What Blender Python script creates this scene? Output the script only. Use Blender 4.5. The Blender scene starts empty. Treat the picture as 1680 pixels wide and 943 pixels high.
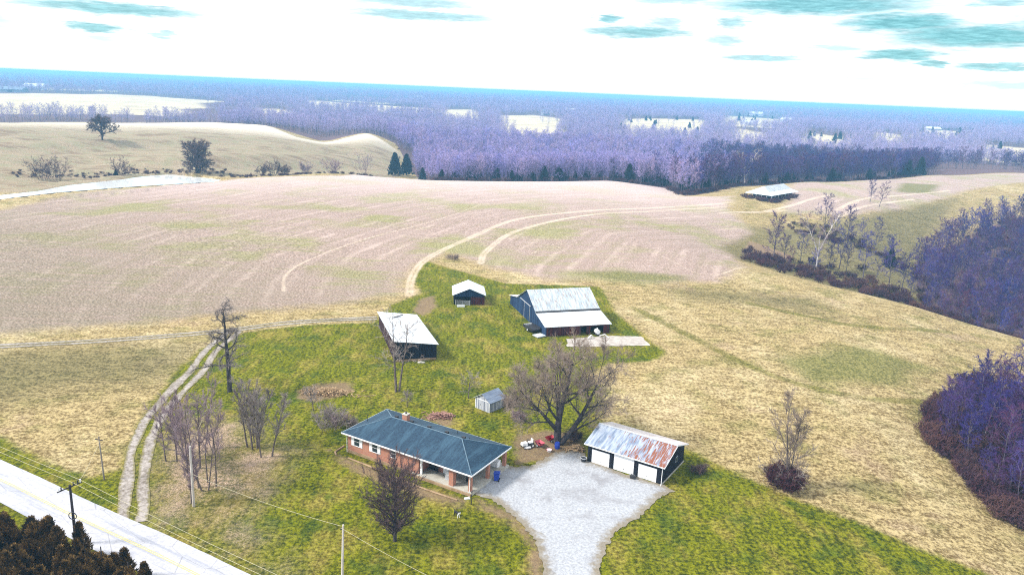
import bpy, math, random
import numpy as np
from mathutils import Matrix, Vector
from mathutils.geometry import delaunay_2d_cdt

scene = bpy.context.scene
col = scene.collection
RNG = np.random.default_rng(7)
random.seed(7)

# ------------------------------------------------------------------ camera maths
CAM_H = 50.0
FPX = 1250.0
PW, PH = 1680.0, 943.0
ROLL = math.atan(71 / 1680)
PITCH = math.atan((PH / 2 - 148.5) * math.cos(ROLL) / FPX)

def ray(px, py):
    x, y = px - PW / 2, -(py - PH / 2)
    c, s = math.cos(ROLL), math.sin(ROLL)
    X, Y = x * c - y * s, x * s + y * c
    c, s = math.cos(PITCH), math.sin(PITCH)
    return np.array([X, FPX * c + Y * s, -FPX * s + Y * c])

def gp(px, py, z=0.0):
    d = ray(px, py)
    t = (z - CAM_H) / d[2]
    return np.array([d[0] * t, d[1] * t, z])

# ------------------------------------------------------------------ terrain
KD = [0, 60, 100, 130, 160, 200, 240, 270, 300, 335, 370, 410, 450, 490, 540, 600, 660, 720, 800, 900, 1050, 1300, 1700, 2500, 4500, 9000, 60000]
KA = {
 -80:   [0, 0, 0, 0, 0, 0, 0, 0, -1, -1.5, -2, -2.5, -2, 0, 2, 5, 8, 10, 4, -4, -6, -3, 0, 0, 0, 0, 0],
 -34:   [0, 0, 0, 0, 0, 0, 0, 0, -1, -2, -2.5, -2.8, -2, 0, 2, 5, 8, 10, 3, -4, -6, -3, 0, 0, 0, 0, 0],
 -27:   [0, 0, 0, 0, 0, 0, 0, 0, 0, -1, -2, -2.7, -2.7, -1, 2, 5, 7, 9, 7, -3, -7, -4, 0, 0, 0, 0, 0],
 -22:   [0, 0, 0, 0, 0, 0, 0, 0, 0, -1, -2, -2.6, -2.4, 0, 2, 4, 6, 8, 10, 0, -8, -6, -2, 0, 0, 0, 0],
 -18:   [0, 0, 0, 0, 0, 0, 0, 0, 0, 0, -.5, -1, -1.6, -4, -1, 2, 4, 6, 7, 0, -8, -6, -2, 0, 0, 0, 0],
 -14:   [0, 0, 0, 0, 0, 0, 0, 0, 0, 0, 0, 0, -1, -7, -8, -4, 0, -4, -6, -7, -8, -6, -2, 0, 0, 0, 0],
 -11:   [0, 0, 0, 0, 0, 0, 0, 0, 0, 0, 0, 0, -1, -8, -12, -8, -1, 3, 4, -4, -8, -7, -2, 0, 0, 0, 0],
 -7:    [0, 0, 0, 0, 0, 0, 0, 0, 0, 0, 0, 0, -2, -9, -15, -17, -15, -14, -14, -12, -10, -7, -3, 0, 0, 0, 0],
 0:     [0, 0, 0, 0, 0, 0, 0, 0, 0, 0, 0, 0, -1, -7, -14, -18, -17, -15, -14, -12, -10, -7, -3, 0, 0, 0, 0],
 7:     [0, 0, 0, 0, 0, 0, 0, 0, 0, 0, 0, 0, 0, -3, -11, -17, -17, -15, -14, -12, -10, -7, -2, 0, 0, 0, 0],
 12.5:  [0, 0, 0, 0, 0, 0, 0, -.7, -2, -1.5, -.5, 0, -3, -6, -11, -15, -15, -14, -13, -12, -9, -4, 0, 0, 0, 0, 0],
 16:    [0, 0, 0, 0, 0, -.2, -.5, -2.5, -5, -3.5, -1.5, 0, 0, -1, -7, -13, -15, -14, -13, -12, -9, -6, 0, 0, 0, 0, 0],
 21:    [0, 0, 0, -.2, -.5, -1, -1.6, -7, -8, -4.6, -9, -4, -.5, 0, 0, -6, -13, -14, -13, -12, -9, -6, 0, 0, 0, 0, 0],
 25:    [0, 0, -.3, -.6, -1, -1.6, -3, -10, -9.5, -9, -13, -8, -3, -1, 0, 0, -5, -10, -11, -11, -8, -5, 0, 0, 0, 0, 0],
 28.5:  [0, 0, -.7, -1.4, -2, -2.8, -4.5, -12.5, -12, -16, -19, -15, -10, -6, -3, -1, 0, -2, -6, -8, -8, -5, 0, 0, 0, 0, 0],
 32:    [0, -.2, -1.4, -2.8, -3.6, -4.6, -7, -16, -22, -25, -24, -21, -17, -13, -8, -4, -1, 0, 0, -6, -8, -5, 0, 0, 0, 0, 0],
 36:    [0, -.5, -2.4, -4.6, -6, -6.5, -9, -19, -26, -28, -26, -22, -18, -14, -9, -5, -1, 0, 0, -4, -8, -5, 0, 0, 0, 0, 0],
 48:    [0, -1.5, -6, -11, -14, -15, -16, -22, -27, -28, -26, -22, -18, -14, -9, -5, -1, 0, 0, -4, -8, -5, 0, 0, 0, 0, 0],
 80:    [0, -2.5, -9, -14, -17, -18, -19, -23, -27, -28, -26, -22, -18, -14, -9, -5, -1, 0, 0, -4, -8, -5, 0, 0, 0, 0, 0],
}
_A = np.linspace(-80, 80, 641)
_L0, _L1, _NL = math.log(20), math.log(60000), 1200
_LG = np.linspace(_L0, _L1, _NL)
_ka = np.array(sorted(KA))
_rows = np.array([np.interp(np.exp(_LG), KD, KA[a]) for a in _ka])
_T = np.array([np.interp(_A, _ka, _rows[:, j]) for j in range(_NL)])      # [logd, az]
def _smooth(T, n, axis):
    k = np.hanning(n + 2)[1:-1]; k /= k.sum(); h = n // 2
    P = np.pad(T, [(h, h) if a == axis else (0, 0) for a in (0, 1)], mode='edge')
    return np.apply_along_axis(lambda v: np.convolve(v, k, 'valid'), axis, P)
_T = _smooth(_smooth(_T, 13, 0), 9, 1)

def hz(x, y):
    x = np.asarray(x, float); y = np.asarray(y, float)
    d = np.hypot(x, y)
    a = np.clip(np.degrees(np.arctan2(x, y)), -79.9, 79.9)
    fi = (np.log(np.clip(d, 20.5, 59000)) - _L0) / (_L1 - _L0) * (_NL - 1)
    fj = (a + 80) * 4
    i, j = fi.astype(int), fj.astype(int)
    u, v = fi - i, fj - j
    z = (_T[i, j] * (1 - u) * (1 - v) + _T[i + 1, j] * u * (1 - v) + _T[i, j + 1] * (1 - u) * v + _T[i + 1, j + 1] * u * v)
    near = np.clip((d - 170) / 200, 0, 1)
    z = z + .35 * near * (np.sin(x * .045 + 1.3 * np.sin(y * .021)) + np.sin(y * .038 + x * .013))
    mid = np.clip((d - 800) / 1500, 0, 1)
    z = z + 3.5 * mid * (np.sin(x * .0042 + 1.1) * np.sin(y * .0035 + .4) + .6 * np.sin(x * .0093 + y * .0061))
    fold = np.clip((d - 430) / 60, 0, 1) * np.clip((700 - d) / 120, 0, 1) * np.clip((-9 - a) / 5, 0, 1)
    z = z + fold * (1.5 * np.sin(x * .06 + 1.7 * np.sin(y * .03)) + 1.1 * np.sin(x * .11 - y * .07))
    ridge = np.clip((d - 6000) / 9000, 0, 1)
    z = z + ridge * (9 * np.sin(a * .55 + .6) + 6 * np.sin(a * 1.7 + 1) + 5 * np.sin(a * 4.3) + 3 * np.sin(a * 11.7 + d * .0003))
    return z
def h1(x, y): return float(hz(x, y))

def gpt(px, py):
    """first point where the sight line through a photo pixel meets the ground"""
    r = ray(px, py); r = r / math.hypot(r[0], r[1])
    ds = np.exp(np.linspace(math.log(40), math.log(12000), 6000))
    zz = CAM_H + ds * r[2]
    below = np.nonzero(zz <= hz(r[0] * ds, r[1] * ds))[0]
    k = below[0] if len(below) else len(ds) - 1
    lo, hi = ds[max(k - 1, 0)], ds[k]
    for _ in range(20):
        m = (lo + hi) / 2
        if CAM_H + m * r[2] <= h1(r[0] * m, r[1] * m): hi = m
        else: lo = m
    return np.array([r[0] * hi, r[1] * hi, h1(r[0] * hi, r[1] * hi)])
def polar(az, d):
    x, y = d * math.sin(math.radians(az)), d * math.cos(math.radians(az))
    return np.array([x, y, h1(x, y)])
def tall(g, px, py):
    """height above g of the point seen at a photo pixel straight over it"""
    r = ray(px, py)
    return CAM_H + math.hypot(g[0], g[1]) / math.hypot(r[0], r[1]) * r[2] - g[2]
def pxm(g): return FPX / math.sqrt(g[0]**2 + g[1]**2 + (CAM_H - g[2])**2)

def poly_px(pts): return np.array([gpt(*p)[:2] for p in pts])
def sdist(X, Y, P):
    """signed distance to a polygon, inside positive"""
    best = np.full(X.shape, 1e9); ins = np.zeros(X.shape, bool)
    n = len(P)
    for i in range(n):
        a, b = P[i], P[(i + 1) % n]
        e = b - a; wx, wy = X - a[0], Y - a[1]
        t = np.clip((wx * e[0] + wy * e[1]) / max(e @ e, 1e-9), 0, 1)
        best = np.minimum(best, (wx - e[0] * t)**2 + (wy - e[1] * t)**2)
        c = (a[1] > Y) != (b[1] > Y)
        with np.errstate(divide='ignore', invalid='ignore'):
            xi = (b[0] - a[0]) * (Y - a[1]) / (b[1] - a[1]) + a[0]
        ins ^= c & (X < xi)
    best = np.sqrt(best)
    return np.where(ins, best, -best)
def ldist(X, Y, P):
    best = np.full(X.shape, 1e9)
    for a, b in zip(P[:-1], P[1:]):
        e = b - a; wx, wy = X - a[0], Y - a[1]
        t = np.clip((wx * e[0] + wy * e[1]) / max(e @ e, 1e-9), 0, 1)
        best = np.minimum(best, (wx - e[0] * t)**2 + (wy - e[1] * t)**2)
    return np.sqrt(best)
def spline(P, step):
    """Catmull-Rom through points, resampled"""
    P = np.asarray(P, float)
    Q = np.vstack([2 * P[0] - P[1], P, 2 * P[-1] - P[-2]])
    out = []
    for i in range(len(P) - 1):
        p0, p1, p2, p3 = Q[i:i + 4]
        n = max(2, int(np.linalg.norm(p2 - p1) / step))
        for k in range(n):
            t = k / n
            out.append(.5 * (2 * p1 + (p2 - p0) * t + (2 * p0 - 5 * p1 + 4 * p2 - p3) * t * t + (3 * p1 - p0 - 3 * p2 + p3) * t**3))
    out.append(P[-1])
    return np.array(out)

# ------------------------------------------------------------------ node helpers
def N(nt, typ, props=None, ins=None):
    n = nt.nodes.new(typ)
    for k, v in (props or {}).items(): setattr(n, k, v)
    for k, v in (ins or {}).items():
        s = n.inputs[k]
        if isinstance(v, bpy.types.NodeSocket): nt.links.new(v, s)
        elif v is not None:
            if isinstance(v, (tuple, list)) and len(v) == 3 and s.type == 'RGBA': v = (*v, 1)
            s.default_value = v
    return n
def noise(nt, vec, scale, detail=4, rough=.6, dist=0.):
    return N(nt, 'ShaderNodeTexNoise', {}, {'Vector': vec, 'Scale': scale, 'Detail': detail, 'Roughness': rough, 'Distortion': dist}).outputs[0]
def ramp(nt, v, lo, hi, a=0., b=1., smooth=True):
    return N(nt, 'ShaderNodeMapRange', {'interpolation_type': 'SMOOTHSTEP' if smooth else 'LINEAR'}, {0: v, 1: lo, 2: hi, 3: a, 4: b}).outputs[0]
def mix(nt, f, a, b, mode='MIX'):
    return N(nt, 'ShaderNodeMix', {'data_type': 'RGBA', 'blend_type': mode}, {0: f, 6: a, 7: b}).outputs[2]
def mth(nt, op, a, b=None, c=None):
    return N(nt, 'ShaderNodeMath', {'operation': op}, {0: a, 1: b, 2: c} if c is not None else ({0: a, 1: b} if b is not None else {0: a})).outputs[0]
def mapv(nt, v, scale=(1, 1, 1), rot=(0, 0, 0), loc=(0, 0, 0)):
    return N(nt, 'ShaderNodeMapping', {}, {0: v, 'Scale': scale, 'Rotation': rot, 'Location': loc}).outputs[0]
def attr(nt, name): return N(nt, 'ShaderNodeAttribute', {'attribute_name': name}).outputs['Fac']
def new_mat(name):
    m = bpy.data.materials.new(name); m.use_nodes = True
    nt = m.node_tree; b = nt.nodes['Principled BSDF']
    return m, nt, b
def bump(nt, b, h, strength, dist):
    b.inputs['Normal'].default_value
    nt.links.new(N(nt, 'ShaderNodeBump', {}, {'Height': h, 'Strength': strength, 'Distance': dist}).outputs[0], b.inputs['Normal'])
def objco(nt): return N(nt, 'ShaderNodeTexCoord').outputs['Object']
def wpos(nt): return N(nt, 'ShaderNodeNewGeometry').outputs['Position']

def simple(name, c1, c2=None, scale=3., rough=.8, spec=.3, stretch=(1, 1, 1), metal=0., bmp=0., detail=4, lo=.35, hi=.65):
    m, nt, b = new_mat(name)
    v = mapv(nt, objco(nt), stretch)
    f = noise(nt, v, scale, detail)
    nt.links.new(mix(nt, ramp(nt, f, lo, hi), c1, c2 or tuple(x * .75 for x in c1)), b.inputs['Base Color'])
    b.inputs['Roughness'].default_value = rough; b.inputs['Specular IOR Level'].default_value = spec; b.inputs['Metallic'].default_value = metal
    if bmp: bump(nt, b, f, bmp, .05)
    return m

def metal_roof(name, base, dark, rust=None, rlo=.55, rhi=.68, scale=1., gloss=.45, period=.3, bias=None):
    """ribbed sheet metal, ribs run down the slope (object y), ridge along object x"""
    m, nt, b = new_mat(name)
    o = objco(nt)
    f = noise(nt, mapv(nt, o, (1.6 * scale, .28 * scale, .28 * scale)), 1.5, 5)
    c = mix(nt, ramp(nt, f, .3, .7), base, dark)
    if rust:
        r = noise(nt, mapv(nt, o, (4.2 * scale, .45 * scale, .3 * scale), loc=(3, 7, 1)), 1.3, 6, .7)
        if bias is not None:
            x = N(nt, 'ShaderNodeSeparateXYZ', {}, {0: o}).outputs[0]
            r = mth(nt, 'ADD', r, ramp(nt, x, bias[0], bias[1], bias[2], bias[3]))
        c = mix(nt, ramp(nt, r, rlo, rhi), c, rust)
    nt.links.new(c, b.inputs['Base Color'])
    w = N(nt, 'ShaderNodeTexWave', {'wave_type': 'BANDS', 'bands_direction': 'X'}, {'Vector': o, 'Scale': .314 / period}).outputs[1]
    bump(nt, b, w, .35, .03)
    b.inputs['Roughness'].default_value = gloss; b.inputs['Metallic'].default_value = 0.0; b.inputs['Specular IOR Level'].default_value = .5
    return m

def boards(name, c1, c2, width=.22, rough=.85):
    m, nt, b = new_mat(name)
    o = objco(nt); s = N(nt, 'ShaderNodeSeparateXYZ', {}, {0: o})
    k = mth(nt, 'MULTIPLY', mth(nt, 'ADD', s.outputs[0], s.outputs[1]), 1 / width)
    cell = N(nt, 'ShaderNodeTexWhiteNoise', {'noise_dimensions': '1D'}, {'W': mth(nt, 'FLOOR', k)}).outputs[0]
    st = noise(nt, mapv(nt, o, (3, 3, .35)), 2.5, 5)
    f = ramp(nt, mth(nt, 'ADD', mth(nt, 'MULTIPLY', cell, .5), mth(nt, 'MULTIPLY', st, .8)), .35, .95)
    gap = ramp(nt, mth(nt, 'FRACT', k), .0, .1, .35, 1)
    c = mix(nt, f, c1, c2)
    nt.links.new(mix(nt, 1.0, c, N(nt, 'ShaderNodeCombineColor', {}, {0: gap, 1: gap, 2: gap}).outputs[0], 'MULTIPLY'), b.inputs['Base Color'])
    b.inputs['Roughness'].default_value = rough; b.inputs['Specular IOR Level'].default_value = .2
    return m

# ------------------------------------------------------------------ object helpers
def link(o, parent=None):
    col.objects.link(o)
    if parent is not None: o.parent = parent
    return o
def tag(o, label=None, cat=None, group=None, kind=None):
    if label: o['label'] = label
    if cat: o['category'] = cat
    if group: o['group'] = group
    if kind: o['kind'] = kind
    return o
def empty(name, loc, rz=0., label=None, cat=None, group=None):
    o = bpy.data.objects.new(name, None); o.empty_display_size = .3
    o.location = tuple(loc); o.rotation_euler = (0, 0, rz)
    col.objects.link(o)
    return tag(o, label, cat, group)
def fast_mesh(name, V, F, mats, smooth=False, mi=None):
    V = np.asarray(V, np.float32); F = np.asarray(F, np.int32); k = F.shape[1]
    me = bpy.data.meshes.new(name)
    me.vertices.add(len(V)); me.vertices.foreach_set('co', V.ravel())
    me.loops.add(F.size); me.loops.foreach_set('vertex_index', F.ravel())
    me.polygons.add(len(F)); me.polygons.foreach_set('loop_start', np.arange(0, F.size, k, dtype=np.int32))
    if mi is not None: me.polygons.foreach_set('material_index', np.asarray(mi, np.int32))
    me.update(calc_edges=True)
    if smooth: me.polygons.foreach_set('use_smooth', np.ones(len(F), bool))
    for m in (mats if isinstance(mats, (list, tuple)) else [mats]): me.materials.append(m)
    return me
class MB:
    """collects shapes, builds ONE mesh object"""
    def __init__(s): s.v = []; s.f = []
    def add(s, V, F):
        n = len(s.v); s.v += [tuple(map(float, p)) for p in V]; s.f += [tuple(n + i for i in f) for f in F]; return s
    def box(s, x0, x1, y0, y1, z0, z1):
        V = [(x, y, z) for z in (z0, z1) for x, y in ((x0, y0), (x1, y0), (x1, y1), (x0, y1))]
        return s.add(V, [(3, 2, 1, 0), (4, 5, 6, 7), (0, 1, 5, 4), (1, 2, 6, 5), (2, 3, 7, 6), (3, 0, 4, 7)])
    def slab(s, Q, t, up=(0, 0, 1)):
        """a quad or polygon given thickness t along -up"""
        n = len(Q); u = np.array(up, float) * t
        V = [np.array(q, float) for q in Q] + [np.array(q, float) - u for q in Q]
        return s.add(V, [tuple(range(n)), tuple(range(2 * n - 1, n - 1, -1))] + [(i, i + n, (i + 1) % n + n, (i + 1) % n) for i in range(n)])
    def prism(s, prof, x0, x1):
        """profile in (y,z) swept along x"""
        n = len(prof); V = [(x0, y, z) for y, z in prof] + [(x1, y, z) for y, z in prof]
        return s.add(V, [tuple(range(n - 1, -1, -1)), tuple(range(n, 2 * n))] + [(i, (i + 1) % n, (i + 1) % n + n, i + n) for i in range(n)])
    def tube(s, p0, p1, r0, r1=None, n=8):
        r1 = r0 if r1 is None else r1
        p0, p1 = np.array(p0, float), np.array(p1, float); d = p1 - p0; d /= np.linalg.norm(d)
        a = np.cross(d, (0, 0, 1) if abs(d[2]) < .9 else (1, 0, 0)); a /= np.linalg.norm(a); b = np.cross(d, a)
        V = [p + r * (a * math.cos(2 * math.pi * k / n) + b * math.sin(2 * math.pi * k / n)) for p, r in ((p0, r0), (p1, r1)) for k in range(n)]
        return s.add(V, [(k, (k + 1) % n, n + (k + 1) % n, n + k) for k in range(n)] + [tuple(range(n - 1, -1, -1)), tuple(range(n, 2 * n))])
    def path(s, P, r, n=6):
        for a, b in zip(P[:-1], P[1:]): s.tube(a, b, r, r, n)
        return s
    def ball(s, c, rx, ry, rz, n=10, m=6):
        V = []; F = []
        for i in range(m + 1):
            t = math.pi * i / m
            for k in range(n):
                a = 2 * math.pi * k / n
                V.append((c[0] + rx * math.sin(t) * math.cos(a), c[1] + ry * math.sin(t) * math.sin(a), c[2] + rz * math.cos(t)))
        for i in range(m):
            for k in range(n): F.append((i * n + k, (i + 1) * n + k, (i + 1) * n + (k + 1) % n, i * n + (k + 1) % n))
        return s.add(V, F)
    def torus(s, c, R, r, axis='y', n=16, m=6):
        V = []; F = []
        for i in range(n):
            a = 2 * math.pi * i / n
            for k in range(m):
                b = 2 * math.pi * k / m; q = (R + r * math.cos(b)); p = (q * math.cos(a), r * math.sin(b), q * math.sin(a))
                p = {'y': p, 'x': (p[1], p[0], p[2]), 'z': (p[0], p[2], p[1])}[axis]
                V.append((c[0] + p[0], c[1] + p[1], c[2] + p[2]))
        for i in range(n):
            for k in range(m): F.append((i * m + k, i * m + (k + 1) % m, ((i + 1) % n) * m + (k + 1) % m, ((i + 1) % n) * m + k))
        return s.add(V, F)
    def build(s, name, mat, parent=None, smooth=False):
        me = bpy.data.meshes.new(name); me.from_pydata(s.v, [], s.f); me.update()
        me.materials.append(mat)
        if smooth: me.polygons.foreach_set('use_smooth', np.ones(len(me.polygons), bool))
        o = bpy.data.objects.new(name, me)
        return link(o, parent)

# ------------------------------------------------------------------ zones of the ground
lawn_P = poly_px([(330, 572), (400, 545), (500, 533), (612, 529), (640, 500), (690, 482), (676, 455), (700, 428), (745, 442), (830, 465), (985, 470), (1012, 515), (1060, 552), (1095, 580),
                  (1070, 592), (1000, 597), (960, 615), (1000, 640), (985, 690), (1050, 705), (1130, 737), (1200, 772), (1300, 816), (1380, 846), (1500, 896), (1680, 965), (1680, 1200), (-400, 1200), (-300, 640),
                  (-60, 672), (0, 716), (80, 758), (150, 782), (195, 768), (212, 735), (235, 680), (285, 612), (320, 580)])
crop_P = poly_px([(-250, 575), (0, 549), (200, 532), (400, 512), (560, 498), (655, 484), (664, 458), (690, 428), (735, 415), (800, 438), (900, 458), (1100, 464), (1180, 462), (1226, 438), (1180, 402),
                  (1235, 383), (1190, 335), (1205, 322), (1120, 322), (1090, 298.5), (1000, 293), (850, 293), (780, 297.5), (700, 292), (560, 289), (420, 291.5), (330, 300), (120, 320), (0, 345), (-250, 370)])
crop2_P = np.array([polar(a, d)[:2] for a, d in ((19.5, 400), (19.8, 530), (22, 560), (25, 620), (28.4, 680), (31, 745), (34, 790), (34, 700), (30.5, 610), (29, 540), (26.5, 470), (24, 430))])
past_P = np.array([polar(a, d)[:2] for a, d in ((-60, 400), (-36, 400), (-31, 400), (-27, 445), (-23, 455), (-19, 448), (-16, 462), (-12.5, 470), (-9, 475), (-8.7, 640), (-8.3, 680), (-11, 790), (-14, 745), (-16, 740), (-18, 800), (-22, 850), (-26, 800), (-30, 770), (-60, 770))])
pond_P = np.array([gp(*p, -2.55)[:2] for p in ((-60, 327), (0, 321), (60, 314.5), (110, 305), (200, 295), (235, 290), (280, 286.5), (330, 291.5), (368, 296), (352, 299), (300, 302), (230, 306), (150, 312), (90, 317), (20, 325), (-60, 336))])
def wp(l): return np.array([polar(a, d)[:2] for a, d in l])
pale_PS = [wp(l) for l in (
    ((-60, 860), (-34, 900), (-30, 890), (-27.5, 960), (-25, 1010), (-26, 1060), (-30, 1000), (-36, 1000), (-60, 960)),
    ((-60, 1150), (-31, 1180), (-25.5, 1200), (-24.2, 1180), (-23.0, 1290), (-23.4, 1420), (-21.6, 1500), (-22.4, 1750), (-20.2, 2050), (-25.5, 2200), (-31, 2000), (-60, 1900)),
    ((-15.6, 1500), (-12, 1700), (-9, 1550), (-6.4, 1600), (-6, 1950), (-11, 2100), (-15, 2350)),
    ((-.8, 960), (2.8, 930), (3.4, 1650), (1, 1800), (-1.5, 1700)),
    ((7.3, 1150), (13.2, 1170), (13.4, 1900), (7.6, 1750)),
    ((19.3, 1080), (21.5, 1050), (23.2, 1120), (23.6, 1380), (20.6, 1500)),
    ((26.6, 1500), (28.5, 1450), (30.0, 1550), (30.4, 2000), (27.4, 2150)),
    ((30.8, 1080), (40, 1050), (40, 1330), (33, 1380), (31, 1420)),
    ((14.3, 1600), (19, 1580), (18.8, 2600), (14.8, 2600)),
    ((-18.6, 1180), (-16.2, 1150), (-15.7, 1420), (-17.2, 1600), (-18.9, 1540)), ((-5.6, 1330), (-3.4, 1280), (-2.7, 1700), (-3.6, 2050), (-5.9, 1900)), ((15.0, 1130), (17.4, 1090), (17.9, 1400), (15.7, 1560)),
    ((24.9, 1180), (26.3, 1140), (26.0, 1600), (24.6, 1680)), ((33.6, 1560), (38, 1500), (38, 2100), (34, 2200)), ((-32, 2280), (-27.5, 2350), (-26.5, 2650), (-31, 2690)), ((-13.5, 2380), (-9, 2300), (-9.5, 2650), (-13, 2690)),
    ((-34, 2500), (-31.5, 2500), (-32, 2900), (-35, 2900)))]
W3_P = wp(((29.4, 268), (28.5, 320), (28.3, 365), (29.2, 410), (30.6, 450), (32.2, 500), (34.2, 545), (41, 580), (41, 262), (37, 262), (33, 258)))
W4_P = wp(((33.3, 178), (32.4, 160), (31.2, 148), (31.5, 136), (33.2, 128), (35.2, 121), (37.5, 116), (44, 110), (44, 190), (38, 186)))
litter_P = poly_px([(245, 800), (262, 720), (300, 690), (380, 690), (440, 720), (470, 745), (440, 800), (400, 850), (470, 940), (420, 930), (330, 880), (262, 840)])
green_PS = [poly_px(p) for p in (((1270, 588), (1400, 566), (1540, 605), (1470, 632), (1330, 628)), ((930, 446), (1010, 444), (1130, 452), (1130, 463), (1010, 461)), ((1500, 690), (1540, 640), (1560, 680), (1530, 720)),
                                  ((1480, 300), (1540, 303), (1530, 318), (1470, 315)))]
dull_PS = [poly_px([(-200, 580), (0, 575), (322, 563), (310, 600), (240, 625), (120, 640), (0, 668), (-200, 670)]), poly_px([(1090, 470), (1230, 480), (1330, 490), (1360, 520), (1240, 500), (1120, 490)]),
           np.array([polar(a, d)[:2] for a, d in ((12, 285), (16, 268), (21, 265), (25, 262), (29, 258), (33, 255), (30, 300), (29, 420), (30, 560), (26.5, 470), (23, 410), (18, 350), (13, 330))])]  # last polygon: shading of the gully slopes painted as darker olive
green_LS = [spline(poly_px(p), 2) for p in (((1040, 505), (1120, 545), (1240, 605), (1350, 640), (1440, 655), (1530, 660)), ((1230, 498), (1330, 520), (1420, 536), (1560, 545)), ((985, 700), (1060, 712)))]
track_LS = [spline(poly_px(p), 3) for p in (
    ((672, 484), (676, 455), (700, 425), (760, 395), (840, 362), (930, 349), (1050, 342), (1195, 333)),
    ((788, 432), (800, 410), (850, 378), (950, 355), (1080, 346), (1190, 339)),
    ((465, 478), (470, 450), (510, 425), (600, 392), (700, 366), (790, 335)),
    ((870, 416), (900, 411), (980, 418), (1090, 430)),
    ((1085, 420), (1160, 452), (1228, 438)), ((1180, 350), (1290, 345)), ((1250, 348), (1360, 320)),
    ((1372, 345), (1410, 328), (1460, 322), (1560, 312)), ((1375, 356), (1420, 338), (1500, 327)))]
brown_PS = [poly_px(p) for p in (((690, 490), (712, 485), (716, 505), (695, 517), (676, 512)), ((490, 640), (520, 630), (575, 626), (582, 640), (520, 660), (490, 655)), ((845, 715), (900, 706), (950, 715), (960, 742), (900, 755), (850, 760)), ((700, 680), (745, 690), (740, 700), (700, 690)),
                                 ((1230, 395), (1300, 420), (1290, 432), (1215, 415)), ((780, 815), (845, 845), (890, 900), (895, 960), (870, 960), (868, 890), (830, 852), (780, 828)), ((540, 738), (600, 764), (660, 790), (770, 822), (755, 832), (640, 800), (570, 765)))]

# ------------------------------------------------------------------ ground sheet
def build_ground():
    az = np.radians(np.concatenate([np.arange(-88, -42, .8), np.arange(-42, 44, .16), np.arange(44, 88.1, .8)]))
    ds = [22.0]
    while ds[-1] < 58000: ds.append(ds[-1] * (1.009 if ds[-1] < 1200 else 1.03))
    ds = np.array(ds)
    D, Az = np.meshgrid(ds, az, indexing='ij')
    X, Y = D * np.sin(Az), D * np.cos(Az)
    Z = hz(X, Y)
    X, Y, Z, Df = X.ravel(), Y.ravel(), Z.ravel(), D.ravel()
    pd = sdist(X, Y, pond_P)                                  # the pond sits in a scooped bed
    Z = np.where(pd > 0, np.minimum(Z, -3.6), np.where(pd > -14, np.maximum(Z, -2.38 - .02 * pd), Z))
    n, m = D.shape
    i = np.arange((n - 1) * m).reshape(n - 1, m)[:, :-1].ravel()
    F = np.stack([i, i + m, i + m + 1, i + 1], 1)[:, ::-1]
    F = F[:, ::-1]
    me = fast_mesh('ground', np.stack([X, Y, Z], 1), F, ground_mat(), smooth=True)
    nearm = Df < 2700
    def A(name, vals):
        a = me.attributes.new(name, 'FLOAT', 'POINT'); a.data.foreach_set('value', vals.astype(np.float32))
    def SD(P, fill=-60.):
        o = np.full(X.shape, fill); o[nearm] = np.clip(sdist(X[nearm], Y[nearm], P), -60, 60); return o
    A('sd_lawn', SD(lawn_P)); A('sd_crop', np.maximum(SD(crop_P), SD(crop2_P))); A('sd_past', SD(past_P))
    pale = np.full(X.shape, -60.)
    for P in pale_PS: pale = np.maximum(pale, SD(P))
    A('sd_pale', pale)
    g = np.full(X.shape, -60.)
    for P in green_PS: g = np.maximum(g, SD(P))
    A('sd_green', g)
    g = np.full(X.shape, 60.)
    for L in green_LS: g[nearm] = np.minimum(g[nearm], ldist(X[nearm], Y[nearm], L))
    A('d_green', g)
    g = np.full(X.shape, -60.)
    for P in dull_PS: g = np.maximum(g, SD(P))
    A('sd_dull', g)
    b = np.full(X.shape, -60.)
    for P in brown_PS: b = np.maximum(b, SD(P))
    A('sd_brown', b); A('sd_litter', SD(litter_P))
    t = np.full(X.shape, 60.)
    for i, L in enumerate(track_LS): t[nearm] = np.minimum(t[nearm], ldist(X[nearm], Y[nearm], L) + (.7 if i in (2, 3, 4) else 0))
    A('d_track', t)
    sw = np.full(X.shape, 400.); sw[nearm] = ldist(X[nearm], Y[nearm], np.vstack([track_LS[0], polar(19, 470)[:2][None]])); A('d_sweep', sw)
    w = np.maximum(SD(W3_P), SD(W4_P))
    A('sd_wood', w)
    A('dist', Df)
    # wooded ground: beyond the field crest everywhere that is no field
    az_ = np.degrees(np.arctan2(X, Y))
    crest = np.interp(az_, [-90, -22, -18, -14.5, -11, -9, -8.2, -6, 0, 7, 11, 12.5, 16, 20, 25, 28.4, 31, 34, 90], [790, 850, 800, 760, 810, 760, 640, 452, 458, 485, 482, 425, 484, 545, 620, 690, 755, 790, 790])
    A('sd_far', np.clip(Df - crest, -60, 60))
    o = bpy.data.objects.new('ground', me); link(o); o['kind'] = 'structure'
    return o

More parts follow.
